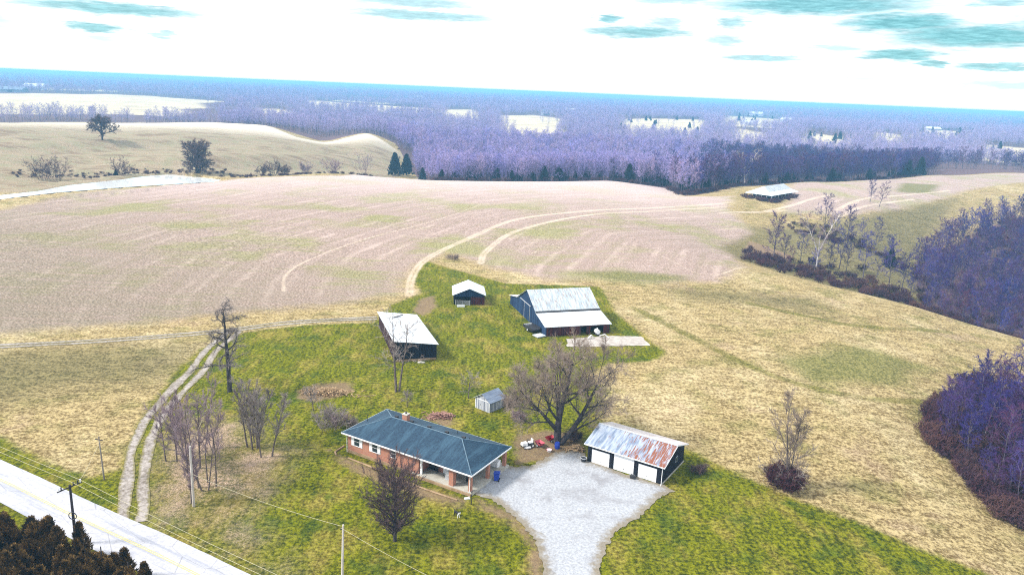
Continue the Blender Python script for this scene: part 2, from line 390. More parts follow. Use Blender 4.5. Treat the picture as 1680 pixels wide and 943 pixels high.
def ground_mat():
    m, nt, b = new_mat('meadow_and_fields')
    P = wpos(nt)
    fine = noise(nt, P, 1.9, 6, .74)
    spk = noise(nt, P, 5.5, 3, .8)
    mid = noise(nt, P, .13, 5, .6)
    big = noise(nt, P, .028, 4, .55)
    edge = mth(nt, 'MULTIPLY', mth(nt, 'SUBTRACT', noise(nt, P, .45, 5, .7), .5), 7.0)
    edge2 = mth(nt, 'MULTIPLY', mth(nt, 'SUBTRACT', noise(nt, P, .07, 6, .7), .5), 40.0)
    streak = noise(nt, mapv(nt, P, (1.2, .22, .2), rot=(0, 0, math.radians(35))), 1.0, 5, .7, .4)
    streak2 = noise(nt, mapv(nt, P, (.35, .8, .2), rot=(0, 0, math.radians(-25))), .9, 6, .75, .6)
    def zone(c, name, colr, soft=1.2, e=1.0, amt=1.):
        v = attr(nt, name)
        v = mth(nt, 'ADD', v, mth(nt, 'MULTIPLY', edge, e))
        return mix(nt, ramp(nt, v, -soft, soft, 0, amt), c, colr)
    # dry meadow
    tuft = ramp(nt, mth(nt, 'ADD', mth(nt, 'MULTIPLY', fine, .75), mth(nt, 'MULTIPLY', streak2, .4)), .47, .68)
    mead = mix(nt, tuft, (.135, .09, .032), (.54, .42, .205))
    mead = mix(nt, ramp(nt, noise(nt, mapv(nt, P, (1, .6, 1), rot=(0, 0, .4), loc=(11, 80, 0)), .05, 5, .6), .48, .64, 0, .6), mead, mix(nt, tuft, (.24, .175, .08), (.68, .57, .34)))
    mead = mix(nt, ramp(nt, mid, .48, .68, 0, .7), mead, mix(nt, tuft, (.075, .07, .016), (.30, .26, .085)))
    mead = mix(nt, ramp(nt, noise(nt, mapv(nt, P, loc=(40, 9, 0)), .06, 4), .55, .7, 0, .6), mead, mix(nt, tuft, (.20, .12, .07), (.48, .36, .24)))
    mead = mix(nt, ramp(nt, mth(nt, 'ADD', attr(nt, 'sd_dull'), mth(nt, 'ADD', mth(nt, 'MULTIPLY', edge, 1.), mth(nt, 'MULTIPLY', edge2, .3))), -8, 8, 0, .85), mead, mix(nt, tuft, (.06, .055, .02), (.24, .20, .085)))
    # mown lawn
    gf = ramp(nt, mth(nt, 'ADD', mth(nt, 'MULTIPLY', fine, .8), mth(nt, 'MULTIPLY', streak, .28)), .42, .68)
    lawn = mix(nt, gf, (.024, .036, .001), (.235, .24, .006))
    lawn = mix(nt, ramp(nt, noise(nt, mapv(nt, P, (1, .55, 1), rot=(0, 0, .5), loc=(9, 4, 0)), .2, 5, .65), .46, .68, 0, .85), lawn, mix(nt, gf, (.11, .08, .01), (.40, .33, .07)))
    lawn = mix(nt, ramp(nt, noise(nt, mapv(nt, P, loc=(70, 0, 0)), .16, 5), .52, .66, 0, .8), lawn, mix(nt, gf, (.018, .038, .003), (.11, .15, .01)))
    # crop stubble in curving rows
    W = N(nt, 'ShaderNodeTexWave', {'wave_type': 'BANDS', 'bands_direction': 'Y'}, {'Vector': mapv(nt, P, (.6, 1, 1), rot=(0, 0, .22)), 'Scale': .06, 'Distortion': 9., 'Detail': 3., 'Detail Scale': .35}).outputs[1]
    row = noise(nt, mapv(nt, P, (.05, .55, 1), rot=(0, 0, .16)), 1.0, 5, .7, .5)
    crop = mix(nt, ramp(nt, fine, .38, .64), (.19, .13, .10), (.52, .39, .335))
    crop = mix(nt, ramp(nt, row, .42, .66, 0, .22), crop, (.55, .44, .38))
    crop = mix(nt, ramp(nt, W, .35, .9, 0, .14), crop, (.26, .205, .165))
    sw = mth(nt, 'ADD', attr(nt, 'd_sweep'), mth(nt, 'MULTIPLY', edge2, .16))
    band = mth(nt, 'MULTIPLY', mth(nt, 'ADD', mth(nt, 'SINE', mth(nt, 'MULTIPLY', sw, 1.5)), mth(nt, 'SINE', mth(nt, 'MULTIPLY', sw, .62))), .5)
    crop = mix(nt, mth(nt, 'MULTIPLY', ramp(nt, band, .1, .9), ramp(nt, noise(nt, P, .035, 5, .7), .4, .62, 0, .38)), crop, (.62, .49, .42))
    crop = mix(nt, mth(nt, 'MULTIPLY', ramp(nt, band, -.1, -.8), ramp(nt, noise(nt, mapv(nt, P, loc=(90, 0, 0)), .035, 5, .7), .4, .62, .05, .4)), crop, mix(nt, fine, (.14, .11, .055), (.34, .28, .17)))
    crop = mix(nt, ramp(nt, mth(nt, 'ADD', mth(nt, 'MULTIPLY', big, .7), mth(nt, 'MULTIPLY', row, .35)), .50, .64, 0, .75), crop, mix(nt, ramp(nt, fine, .38, .64), (.12, .125, .03), (.40, .385, .14)))
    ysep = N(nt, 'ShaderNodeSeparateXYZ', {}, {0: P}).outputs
    crop = mix(nt, mth(nt, 'MULTIPLY', ramp(nt, mth(nt, 'ADD', ysep[1], edge2), 300, 450, 0, .65), mth(nt, 'MULTIPLY', ramp(nt, fine, .3, .6, .5, 1), ramp(nt, ysep[0], 70, 150, 1, .25))), crop, (.68, .55, .53))  # distance haze painted into the far field as a paler pink
    crop = mix(nt, mth(nt, 'MULTIPLY', ramp(nt, mth(nt, 'ADD', mth(nt, 'ADD', ysep[1], edge2), mth(nt, 'MULTIPLY', ysep[0], .8)), 60, 220, .75, 0), ramp(nt, row, .35, .55, .4, 1)), crop, mix(nt, ramp(nt, fine, .38, .64), (.10, .085, .05), (.32, .27, .19)))
    past = mix(nt, ramp(nt, fine, .35, .65), (.17, .12, .065), (.46, .37, .25))
    past = mix(nt, ramp(nt, mid, .42, .62, 0, .7), past, mix(nt, fine, (.15, .14, .07), (.36, .34, .20)))
    past = mix(nt, ramp(nt, noise(nt, mapv(nt, P, (.5, 1, 1)), .09, 6, .7), .48, .62, 0, .7), past, mix(nt, fine, (.085, .055, .03), (.27, .18, .11)))
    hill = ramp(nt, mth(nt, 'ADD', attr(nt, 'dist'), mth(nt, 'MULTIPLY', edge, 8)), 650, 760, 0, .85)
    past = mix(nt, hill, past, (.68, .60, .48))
    pale = mix(nt, ramp(nt, noise(nt, mapv(nt, P, (.3, 1, 1)), .05, 6, .7), .35, .65), (.62, .53, .35), (.42, .35, .22))
    floor = mix(nt, fine, (.075, .045, .05), (.19, .12, .12))
    litter = mix(nt, ramp(nt, mth(nt, 'ADD', spk, mth(nt, 'MULTIPLY', mid, .3)), .55, .8), mix(nt, fine, (.10, .07, .03), (.27, .18, .10)), (.62, .44, .36))
    # far plain: bare forest with slivers of pale field
    ff = noise(nt, mapv(nt, P, (.0012, .0036, 1)), 1., 6, .65)
    fn = noise(nt, P, .02, 6, .75)
    far = mix(nt, ramp(nt, fn, .35, .65), (.035, .035, .05), (.13, .11, .12))
    far = mix(nt, ramp(nt, ff, .62, .68, 0, .8), far, (.55, .50, .38))
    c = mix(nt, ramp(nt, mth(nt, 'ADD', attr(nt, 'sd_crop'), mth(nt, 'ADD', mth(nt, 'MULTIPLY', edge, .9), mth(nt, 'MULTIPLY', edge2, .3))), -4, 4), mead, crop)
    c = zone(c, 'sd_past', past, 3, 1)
    c = zone(c, 'sd_lawn', lawn, .9, .45)
    c = mix(nt, ramp(nt, mth(nt, 'ADD', attr(nt, 'sd_green'), mth(nt, 'ADD', mth(nt, 'MULTIPLY', edge, .5), mth(nt, 'MULTIPLY', edge2, .22))), -3.5, 4., 0, .8), c, mix(nt, gf, (.06, .075, .015), (.27, .25, .07)))
    c = mix(nt, mth(nt, 'MULTIPLY', ramp(nt, mth(nt, 'ADD', attr(nt, 'sd_litter'), mth(nt, 'ADD', mth(nt, 'MULTIPLY', edge, 1.5), mth(nt, 'MULTIPLY', edge2, .25))), -5, 5), ramp(nt, mth(nt, 'ADD', mth(nt, 'MULTIPLY', mid, .5), mth(nt, 'MULTIPLY', fine, .6)), .42, .66, .1, .9)), c, litter)
    c = mix(nt, mth(nt, 'MULTIPLY', ramp(nt, mth(nt, 'ADD', attr(nt, 'd_green'), mth(nt, 'MULTIPLY', edge, .25)), .6, 1.8, 1, 0), ramp(nt, mid, .3, .6, .35, .8)), c, mix(nt, gf, (.06, .058, .01), (.24, .22, .045)))
    c = zone(c, 'sd_brown', mix(nt, fine, (.12, .07, .04), (.36, .25, .17)), .8, .5, .8)
    tr = mth(nt, 'ABSOLUTE', mth(nt, 'SUBTRACT', mth(nt, 'ADD', attr(nt, 'd_track'), mth(nt, 'MULTIPLY', edge, .1)), .6))
    c = mix(nt, mth(nt, 'MULTIPLY', ramp(nt, tr, .1, .85, 1, 0), ramp(nt, mid, .35, .6, .4, .8)), c, (.60, .49, .38))
    c = zone(c, 'sd_far', floor, 3, 1)
    c = zone(c, 'sd_wood', floor, 2, 1)
    c = mix(nt, ramp(nt, mth(nt, 'ADD', attr(nt, 'sd_pale'), mth(nt, 'ADD', mth(nt, 'MULTIPLY', edge, 2), mth(nt, 'MULTIPLY', edge2, 1.6))), -12, 12), c, pale)
    c = mix(nt, ramp(nt, attr(nt, 'dist'), 2300, 2800), c, far)
    nt.links.new(c, b.inputs['Base Color'])
    b.inputs['Roughness'].default_value = .95; b.inputs['Specular IOR Level'].default_value = .1
    hgt = mth(nt, 'ADD', mth(nt, 'MULTIPLY', fine, 1.), mth(nt, 'MULTIPLY', spk, .35))
    bump(nt, b, hgt, .8, .35)
    return m

ground = build_ground()

# ------------------------------------------------------------------ draped sheets
def drape_poly(name, P, mat, off, step=1.0, jit=.15, flat=None):
    B = []
    n = len(P)
    for i in range(n):
        a, b = P[i], P[(i + 1) % n]; L = np.linalg.norm(b - a); k = max(1, int(L / (step * .6)))
        for t in range(k): B.append(a + (b - a) * t / k + (RNG.normal(0, jit, 2) if jit else 0))
    B = np.array(B)
    x0, y0 = B.min(0); x1, y1 = B.max(0)
    gx, gy = np.meshgrid(np.arange(x0, x1, step), np.arange(y0, y1, step))
    ins = sdist(gx.ravel(), gy.ravel(), B) > step * .35
    I = np.stack([gx.ravel()[ins], gy.ravel()[ins]], 1)
    allp = np.vstack([B, I])
    r = delaunay_2d_cdt([Vector(p) for p in allp], [], [list(range(len(B)))], 1, 1e-5)
    V = np.array([tuple(v) for v in r[0]]); F = np.array([f for f in r[2] if len(f) == 3])
    Z = (hz(V[:, 0], V[:, 1]) if flat is None else np.full(len(V), flat)) + off
    me = fast_mesh(name, np.column_stack([V, Z]), F, mat, smooth=True)
    at_ = me.attributes.new('rim', 'FLOAT', 'POINT'); at_.data.foreach_set('value', sdist(V[:, 0], V[:, 1], B).astype(np.float32))
    o = link(bpy.data.objects.new(name, me)); o['kind'] = 'structure'
    return o
def ribbon(P, w0, w1, jit):
    T = np.gradient(P, axis=0); T /= np.linalg.norm(T, axis=1)[:, None]; R = np.stack([T[:, 1], -T[:, 0]], 1)
    k = np.convolve(RNG.normal(0, 1, (len(P) + 8)), np.ones(5) / 5, 'valid')[:len(P)]; k2 = np.convolve(RNG.normal(0, 1, (len(P) + 8)), np.ones(5) / 5, 'valid')[:len(P)]
    return P + R * (w0 + jit * k)[:, None], P + R * (w1 + jit * k2)[:, None]
def drape_ribbons(name, specs, mat, off, cross=3):
    V = []; F = []; RM = []
    for P, w0, w1, jit in specs:
        A, B = ribbon(P, w0, w1, jit); base = len(V)
        for a, b in zip(A, B):
            for k in range(cross + 1):
                q = a + (b - a) * k / cross; V.append((q[0], q[1], h1(q[0], q[1]) + off)); RM.append(min(k, cross - k) / cross * float(np.linalg.norm(b - a)))
        for i in range(len(P) - 1):
            for k in range(cross):
                j = base + i * (cross + 1) + k; F.append((j, j + 1, j + cross + 2, j + cross + 1))
    V = np.array(V); F = np.array(F)
    a, b, c = V[F[0][0]], V[F[0][1]], V[F[0][2]]
    if np.cross(b - a, c - a)[2] < 0: F = F[:, ::-1]
    me = fast_mesh(name, V, F, mat, smooth=True)
    at_ = me.attributes.new('rim', 'FLOAT', 'POINT'); at_.data.foreach_set('value', np.array(RM, np.float32))
    o = link(bpy.data.objects.new(name, me)); o['kind'] = 'structure'
    return o

def gravel_mat():
    m, nt, b = new_mat('pale_gravel')
    P = wpos(nt)
    f = noise(nt, P, 3.2, 6, .8); g = noise(nt, P, .22, 4, .6); s = noise(nt, P, 9, 3, .8)
    c = mix(nt, ramp(nt, f, .3, .7), (.25, .26, .285), (.46, .475, .50))
    c = mix(nt, ramp(nt, g, .5, .7, 0, .7), c, (.22, .215, .23))
    c = mix(nt, ramp(nt, s, .62, .70, 0, .8), c, (.10, .085, .08))
    c = mix(nt, ramp(nt, noise(nt, mapv(nt, P, loc=(5, 50, 0)), 1.1, 6, .8), .6, .7, 0, .5), c, (.17, .13, .10))
    rim = mth(nt, 'ADD', attr(nt, 'rim'), mth(nt, 'MULTIPLY', mth(nt, 'SUBTRACT', noise(nt, P, .9, 6, .75), .5), 3.6))
    c = mix(nt, ramp(nt, rim, .1, 1.5, .85, 0), c, mix(nt, f, (.10, .075, .04), (.30, .25, .17)))
    wt = noise(nt, mapv(nt, P, (.7, .09, 1), rot=(0, 0, math.radians(-12))), 1., 4, .6)
    c = mix(nt, ramp(nt, wt, .52, .72, 0, .2), c, (.20, .195, .20))
    nt.links.new(c, b.inputs['Base Color']); b.inputs['Roughness'].default_value = .95; b.inputs['Specular IOR Level'].default_value = .1
    bump(nt, b, f, .6, .06)
    return m
def asphalt_mat():
    m, nt, b = new_mat('worn_pale_asphalt')
    P = wpos(nt); Q = mapv(nt, P, rot=(0, 0, math.radians(28.6)))
    st = noise(nt, mapv(nt, Q, (.05, 1.1, 1)), 1., 5, .7); f = noise(nt, P, 2.2, 6, .75)
    c = mix(nt, ramp(nt, f, .3, .7), (.36, .36, .40), (.50, .50, .53))
    c = mix(nt, ramp(nt, st, .5, .66, 0, .7), c, (.27, .285, .34))
    cr = N(nt, 'ShaderNodeTexVoronoi', {'feature': 'DISTANCE_TO_EDGE'}, {'Vector': mapv(nt, Q, (.16, .3, 1)), 'Scale': 1.}).outputs[0]
    c = mix(nt, ramp(nt, cr, .0, .012, .55, 0), c, (.16, .16, .18))
    nt.links.new(c, b.inputs['Base Color']); b.inputs['Roughness'].default_value = .8; b.inputs['Specular IOR Level'].default_value = .3
    return m
def dirt_mat(name, c1, c2):
    m, nt, b = new_mat(name)
    P = wpos(nt); f = noise(nt, P, 1.8, 6, .75); g = noise(nt, P, .3, 4)
    c = mix(nt, ramp(nt, mth(nt, 'ADD', mth(nt, 'MULTIPLY', f, .7), mth(nt, 'MULTIPLY', g, .4)), .4, .7), c1, c2)
    rim = mth(nt, 'ADD', attr(nt, 'rim'), mth(nt, 'MULTIPLY', mth(nt, 'SUBTRACT', noise(nt, P, 1.5, 5, .75), .5), 1.5))
    c = mix(nt, ramp(nt, rim, .0, .4, .85, 0), c, mix(nt, f, (.055, .055, .008), (.26, .22, .07)))
    nt.links.new(c, b.inputs['Base Color']); b.inputs['Roughness'].default_value = .95; b.inputs['Specular IOR Level'].default_value = .1
    return m
M_gravel = gravel_mat()
road_px = [(-260, 690), (-120, 735), (0, 787), (116, 844), (246, 904), (330, 946), (470, 1015), (600, 1085)]
road_C = spline(np.array([gp(*p)[:2] for p in road_px]), 1.0)
drape_ribbons('country_road', [(road_C, -2.95, 2.95, .06)], asphalt_mat(), .07, 8)
M_yellow = simple('faded_yellow_paint', (.66, .55, .16), (.52, .47, .26), 2.)
cl = drape_ribbons('centre_line', [(road_C, -.17, -.06, .004), (road_C, .06, .17, .004)], M_yellow, .085, 1)
drive_P = np.array([gp(*p)[:2] for p in ((885, 1030), (893, 943), (884, 905), (868, 872), (838, 842), (808, 822), (782, 812), (768, 806), (782, 788), (800, 772), (822, 760), (842, 766), (868, 764), (892, 752), (915, 741), (940, 738), (958, 744), (966, 755), (1012, 772), (1088, 796), (1106, 806), (1088, 812), (1062, 836), (1035, 858), (1008, 872), (996, 895), (986, 925), (978, 960), (975, 1030))])
drape_poly('gravel_driveway', drive_P, M_gravel, .06, .8, .16)
lane_C = spline(np.array([gp(*p)[:2] for p in ((-120, 577), (0, 568), (150, 560), (300, 549), (390, 540), (470, 530), (560, 524), (618, 522))]), 1.2)
drv_C = spline(np.array([gp(*p)[:2] for p in ((214, 858), (219, 835), (222, 790), (232, 730), (250, 690), (290, 642), (325, 605), (350, 572), (385, 543))]), 1.0)
M_lane = dirt_mat('pale_limestone_ruts', (.15, .125, .10), (.42, .38, .35))
drape_ribbons('farm_lane', [(lane_C, -1.3, -.25, .16), (lane_C, .25, 1.3, .16), (drv_C, -1.75, -.3, .2), (drv_C, .3, 1.75, .2)], M_lane, .05, 6)
drape_poly('barnyard_slab', np.array([gp(*p)[:2] for p in ((930, 556), (1004, 551), (1052, 552), (1068, 567), (930, 569))]), simple('worn_concrete', (.46, .42, .38), (.32, .28, .25), .6, .9), .06, 1.0, .1)
m, nt, b = new_mat('pond_water')
b.inputs['Base Color'].default_value = (.74, .74, .72, 1); b.inputs['Roughness'].default_value = .04; b.inputs['Specular IOR Level'].default_value = 1.0; b.inputs['IOR'].default_value = 1.6  # white sky reflection is partly put into the pale base colour
bump(nt, b, noise(nt, wpos(nt), .8, 3), .03, .05)
pond = drape_poly('pond_water', pond_P, m, 0, 4., 0, flat=-2.4)
# ------------------------------------------------------------------ trees
def tubes(S, n):
    P0, P1, R0, R1 = S
    D = P1 - P0; D /= np.maximum(np.linalg.norm(D, axis=1), 1e-6)[:, None]
    H = np.where(np.abs(D[:, 2:3]) < .9, np.array([[0, 0, 1.]]), np.array([[1., 0, 0]]))
    A = np.cross(D, H); A /= np.linalg.norm(A, axis=1)[:, None]; B = np.cross(D, A)
    th = 2 * np.pi * np.arange(n) / n
    off = A[:, None, :] * np.cos(th)[None, :, None] + B[:, None, :] * np.sin(th)[None, :, None]
    V = np.concatenate([P0[:, None, :] + off * R0[:, None, None], P1[:, None, :] + off * R1[:, None, None]], 1).reshape(-1, 3)
    i = np.arange(len(P0))[:, None] * 2 * n; k = np.arange(n)[None, :]; k2 = (k + 1) % n
    F = np.stack([i + k, i + k2, i + n + k2, i + n + k], 2).reshape(-1, 4)
    return V, F
def _norm(v):
    l = math.sqrt(v[0] * v[0] + v[1] * v[1] + v[2] * v[2]) or 1.
    return (v[0] / l, v[1] / l, v[2] / l)
def grow(seed, stems, levels, twigs=None):
    """stems: (base, direction, length, radius); levels[i] shapes the branches of order i; returns wood and twig segments"""
    R = random.Random(seed); rn = np.random.default_rng(seed)
    segs = [[] for _ in levels]; tips = []
    def branch(p, d, L, r, lv):
        S = levels[lv]; ns = S.get('seg', 3); cur = S.get('curv', .1); up = S.get('up', 0.); tp = S.get('taper', .75)
        pts = [p]; ds = []
        for i in range(ns):
            d = _norm((d[0] + R.gauss(0, cur), d[1] + R.gauss(0, cur), d[2] + R.gauss(0, cur) + up))
            q = (p[0] + d[0] * L / ns, p[1] + d[1] * L / ns, max(p[2] + d[2] * L / ns, .15))
            segs[lv].append((p, q, r * (1 - tp * i / ns), r * (1 - tp * (i + 1) / ns)))
            p = q; pts.append(p); ds.append(d)
        if lv + 1 < len(levels):
            C = levels[lv + 1]; n = max(1, int(C['n'] * R.uniform(.8, 1.2) + .5)); st = C.get('start', .3); ph = R.uniform(0, 6.28)
            for k in range(n):
                t = st + (1 - st) * (k + R.random()) / n; f = min(t, .999) * ns; i = int(f); f -= i
                bp = tuple(pts[i][a] + (pts[i + 1][a] - pts[i][a]) * f for a in range(3)); bd = ds[i]
                ang = math.radians(R.gauss(C['ang'], C.get('angj', 9))); az = ph + k * 2.4 + R.uniform(-.4, .4)
                ref = (0, 0, 1) if abs(bd[2]) < .9 else (1, 0, 0)
                u = _norm((bd[1] * ref[2] - bd[2] * ref[1], bd[2] * ref[0] - bd[0] * ref[2], bd[0] * ref[1] - bd[1] * ref[0]))
                w = (bd[1] * u[2] - bd[2] * u[1], bd[2] * u[0] - bd[0] * u[2], bd[0] * u[1] - bd[1] * u[0])
                ca, sa = math.cos(ang), math.sin(ang)
                nd = tuple(bd[a] * ca + (u[a] * math.cos(az) + w[a] * math.sin(az)) * sa for a in range(3))
                prof = C.get('prof', lambda t: 1 - .45 * t)
                pr = segs[lv][-ns + i][2]
                branch(bp, nd, L * C['len'] * prof(t) * R.uniform(.75, 1.25), max(pr * C.get('rr', .5), C.get('rmin', .008) * 1.4), lv + 1)
    for (p, d, L, r) in stems: branch(tuple(p), _norm(d), L, r, 0)
    def arr(l):
        return (np.array([s[0] for s in l]), np.array([s[1] for s in l]), np.array([s[2] for s in l]), np.array([s[3] for s in l]))
    out = [arr(l) for l in segs if l]
    if twigs:
        for gen in twigs:
            src = out[gen.get('src', -1)]; k = gen['k']
            P0, P1 = np.repeat(src[0], k, 0), np.repeat(src[1], k, 0); n = len(P0)
            t = rn.random(n)[:, None]; B = P0 + (P1 - P0) * t
            D = P1 - P0; D /= np.maximum(np.linalg.norm(D, axis=1), 1e-6)[:, None]
            D = D + rn.normal(0, gen.get('spread', .6), (n, 3)) + np.array([0, 0, gen.get('up', .15)]); D /= np.linalg.norm(D, axis=1)[:, None]
            L = gen['len'] * rn.uniform(.5, 1.3, n)[:, None]
            E = B + D * L; E[:, 2] = np.maximum(E[:, 2], .1)
            rr_ = gen['r'] * 1.75; out.append((B, E, np.full(n, rr_), np.full(n, rr_ * .6)))
    return out
def tree_meshes(name, out, ntrunk, mt, mc, nt_=7, nc=3, stems=1):
    """trunk mesh(es) and crown mesh; with several stems each stem is a trunk of its own and the limbs go to the crown"""
    T = []
    if stems > 1:
        k = len(out[0][0]) // stems
        for i in range(stems):
            V, F = tubes(tuple(q[i * k:(i + 1) * k] for q in out[0]), nt_); T.append(fast_mesh(name + '_trunk', V, F, mt, smooth=True))
        lim = out[1:ntrunk]
    else:
        tv, tf = [], []; base = 0
        for li, l in enumerate(out[:ntrunk]):
            V, F = tubes(l, nt_ if li == 0 else 5); tv.append(V); tf.append(F + base); base += len(V)
        T.append(fast_mesh(name + '_trunk', np.concatenate(tv), np.concatenate(tf), mt, smooth=True)); lim = []
    V, F, mi = [], [], []; base = 0
    for i, l in enumerate(list(lim) + list(out[ntrunk:])):
        v, f = tubes(l, 4 if i < len(lim) else nc); V.append(v); F.append(f + base); base += len(v); mi.append(np.full(len(f), 1 if i < len(lim) else 0))
    return T, fast_mesh(name + '_crown', np.concatenate(V), np.concatenate(F), [mc, mt], mi=np.concatenate(mi))
def one_mesh(name, out, ntrunk, mt, mc, nc=3):
    V, F, mi = [], [], []; base = 0
    for li, l in enumerate(out):
        v, f = tubes(l, 5 if li < ntrunk else nc); V.append(v); F.append(f + base); base += len(v); mi.append(np.full(len(f), 0 if li < ntrunk else 1))
    return fast_mesh(name, np.concatenate(V), np.concatenate(F), [mt, mc], mi=np.concatenate(mi))
def plant_tree(kind, meshes, loc, label, cat='tree', group=None, s=1., rz=0.):
    r = empty(kind, (loc[0], loc[1], loc[2] - .12), rz, label, cat, group); r.scale = (s, s, s)
    for tm in meshes[0]: link(bpy.data.objects.new('trunk', tm), r)
    link(bpy.data.objects.new('crown', meshes[1]), r)
    return r
def plant_shrub(kind, mesh, loc, label, cat='shrub'):
    o = link(bpy.data.objects.new(kind, mesh)); o.location = (loc[0], loc[1], loc[2] - .1); return tag(o, label, cat)

def bark(name, c1, c2, sc=4.):
    m, nt, b = new_mat(name)
    o = objco(nt); f = noise(nt, mapv(nt, o, (1, 1, .3)), sc, 4, .7)
    nt.links.new(mix(nt, ramp(nt, f, .35, .65), c1, c2), b.inputs['Base Color']); b.inputs['Roughness'].default_value = .9; b.inputs['Specular IOR Level'].default_value = .15
    return m
B_grey = bark('grey_brown_bark', (.21, .17, .15), (.09, .07, .065))
B_dark = bark('dark_bark', (.085, .075, .075), (.03, .025, .03))
B_pale = bark('pale_sycamore_bark', (.62, .58, .54), (.34, .29, .26), 2.)
T_brown = bark('brown_twigs', (.38, .30, .24), (.20, .15, .125), 1.)
T_grey = bark('grey_twigs', (.36, .31, .28), (.20, .165, .155), 1.)
T_mauve = bark('mauve_twigs', (.37, .28, .30), (.20, .14, .155), 1.)
T_dark = bark('dark_plum_twigs', (.17, .115, .11), (.08, .053, .057), 1.)
T_pale = bark('pale_twigs', (.50, .44, .40), (.28, .22, .2), 1.)
def wood_mat(name, cols):
    """bare twigs whose tone differs from tree to tree"""
    m, nt, b = new_mat(name)
    rnd = N(nt, 'ShaderNodeObjectInfo').outputs['Random']
    cr = N(nt, 'ShaderNodeValToRGB', {}, {0: rnd}); e = cr.color_ramp.elements
    e[0].color = (*cols[0], 1); e[1].color = (*cols[-1], 1)
    for i, c in enumerate(cols[1:-1]): k = e.new((i + 1) / (len(cols) - 1)); k.color = (*c, 1)
    f = noise(nt, objco(nt), .5, 3)
    nt.links.new(mix(nt, ramp(nt, f, .3, .7, .7, 1.), (0.03, .02, .05), cr.outputs[0]), b.inputs['Base Color'])
    b.inputs['Roughness'].default_value = .9; b.inputs['Specular IOR Level'].default_value = .1
    return m
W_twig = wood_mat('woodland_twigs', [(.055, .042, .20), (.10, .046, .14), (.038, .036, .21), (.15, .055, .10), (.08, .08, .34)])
W_mid = wood_mat('valley_woodland_twigs', [(.42, .36, .74), (.52, .42, .70), (.30, .27, .64), (.54, .40, .58), (.40, .38, .82)])  # lilac veil of haze is put into the twig colour
W_far = wood_mat('far_woodland_twigs', [(.48, .42, .72), (.56, .46, .70), (.40, .35, .66), (.58, .48, .66), (.46, .43, .76)])  # paler still: distance haze painted into the twigs
W_red = wood_mat('russet_brush', [(.105, .042, .045), (.065, .032, .055), (.15, .075, .06), (.08, .05, .07)])
W_bark = bark('woodland_bark', (.15, .125, .16), (.06, .05, .075), 2.)
cedar_mats = []
def needle_mat(name, c1, c2, sc=.9):
    m, nt, b = new_mat(name)
    f = noise(nt, objco(nt), sc, 4, .65)
    nt.links.new(mix(nt, ramp(nt, f, .35, .65), c1, c2), b.inputs['Base Color']); b.inputs['Roughness'].default_value = .85; b.inputs['Specular IOR Level'].default_value = .15
    return m
M_cedar = needle_mat('bronze_cedar_foliage', (.016, .012, .004), (.25, .15, .045))
M_cedar_d = needle_mat('dark_cedar_foliage', (.012, .022, .018), (.035, .045, .04))

def cedar_mesh(name, seed, H, Rad, n, mat, lobes=1, bl=.38):
    rn = np.random.default_rng(seed)
    P = []; Dn = []
    L = [(rn.normal(0, Rad * .45, 2) if i else np.zeros(2), H * (1 if i == 0 else rn.uniform(.5, .98)), Rad * (1 if lobes == 1 else rn.uniform(.3, .62))) for i in range(lobes)]
    for c, h, rd in L:
        k = n // lobes
        t = rn.random(k)**.8; ang = rn.random(k) * 6.283
        lump = 1 + .28 * np.sin(ang * 3 + t * 9 + rn.random() * 6) + .2 * np.sin(ang * 7 - t * 17)
        rr = rd * (1 - t)**.75 * lump * rn.random(k)**.35
        P.append(np.stack([c[0] + rr * np.cos(ang), c[1] + rr * np.sin(ang), .25 + t * (h - .3)], 1))
        Dn.append(np.stack([np.cos(ang) * .55, np.sin(ang) * .55, np.full(k, .9)], 1))
    P = np.concatenate(P); D = np.concatenate(Dn) + rn.normal(0, .3, (len(P), 3)); D /= np.linalg.norm(D, axis=1)[:, None]
    l = bl * rn.uniform(.6, 1.3, len(P)); w = l * .28
    S = np.cross(D, rn.normal(0, 1, P.shape)); S /= np.linalg.norm(S, axis=1)[:, None]
    V = np.stack([P - S * w[:, None], P + S * w[:, None], P + D * l[:, None] + S * w[:, None] * .2, P + D * l[:, None] - S * w[:, None] * .2], 1).reshape(-1, 3)
    F = np.arange(len(V)).reshape(-1, 4)
    return fast_mesh(name, V, F, mat)

# --- the big maple by the gravel
g = gpt(915, 728); H = tall(g, 915, 560)
def lobe(t): return 1.15 - .55 * t
out = grow(3, [((0, 0, 0), (-.07, 0, 1), H * .82, .62), ((.45, -.1, .3), (.66, .1, .72), H * .80, .46), ((-.1, 0, 2.2), (-.62, -.25, .8), H * .62, .34), ((0, .1, 2.6), (.12, .6, .85), H * .62, .3)],
  [dict(seg=8, curv=.07, up=.04, taper=.88), dict(n=9, start=.18, len=.60, ang=48, seg=6, curv=.10, up=.06, rr=.48, taper=.85, prof=lambda t: 1.15 - .55 * t),
   dict(n=7, start=.2, len=.45, ang=42, seg=4, curv=.12, up=.04, rr=.48, rmin=.022), dict(n=5, start=.15, len=.5, ang=38, seg=3, curv=.14, up=.04, rr=.5, rmin=.011)],
  [dict(k=2, len=.9, r=.0085, spread=.5, up=.12), dict(src=-2, k=2, len=1.0, r=.009, spread=.55)])
plant_tree('maple_tree', tree_meshes('maple', out, 3, B_dark, T_brown), g, 'huge spreading bare tree with forked trunk between the house and the garage')

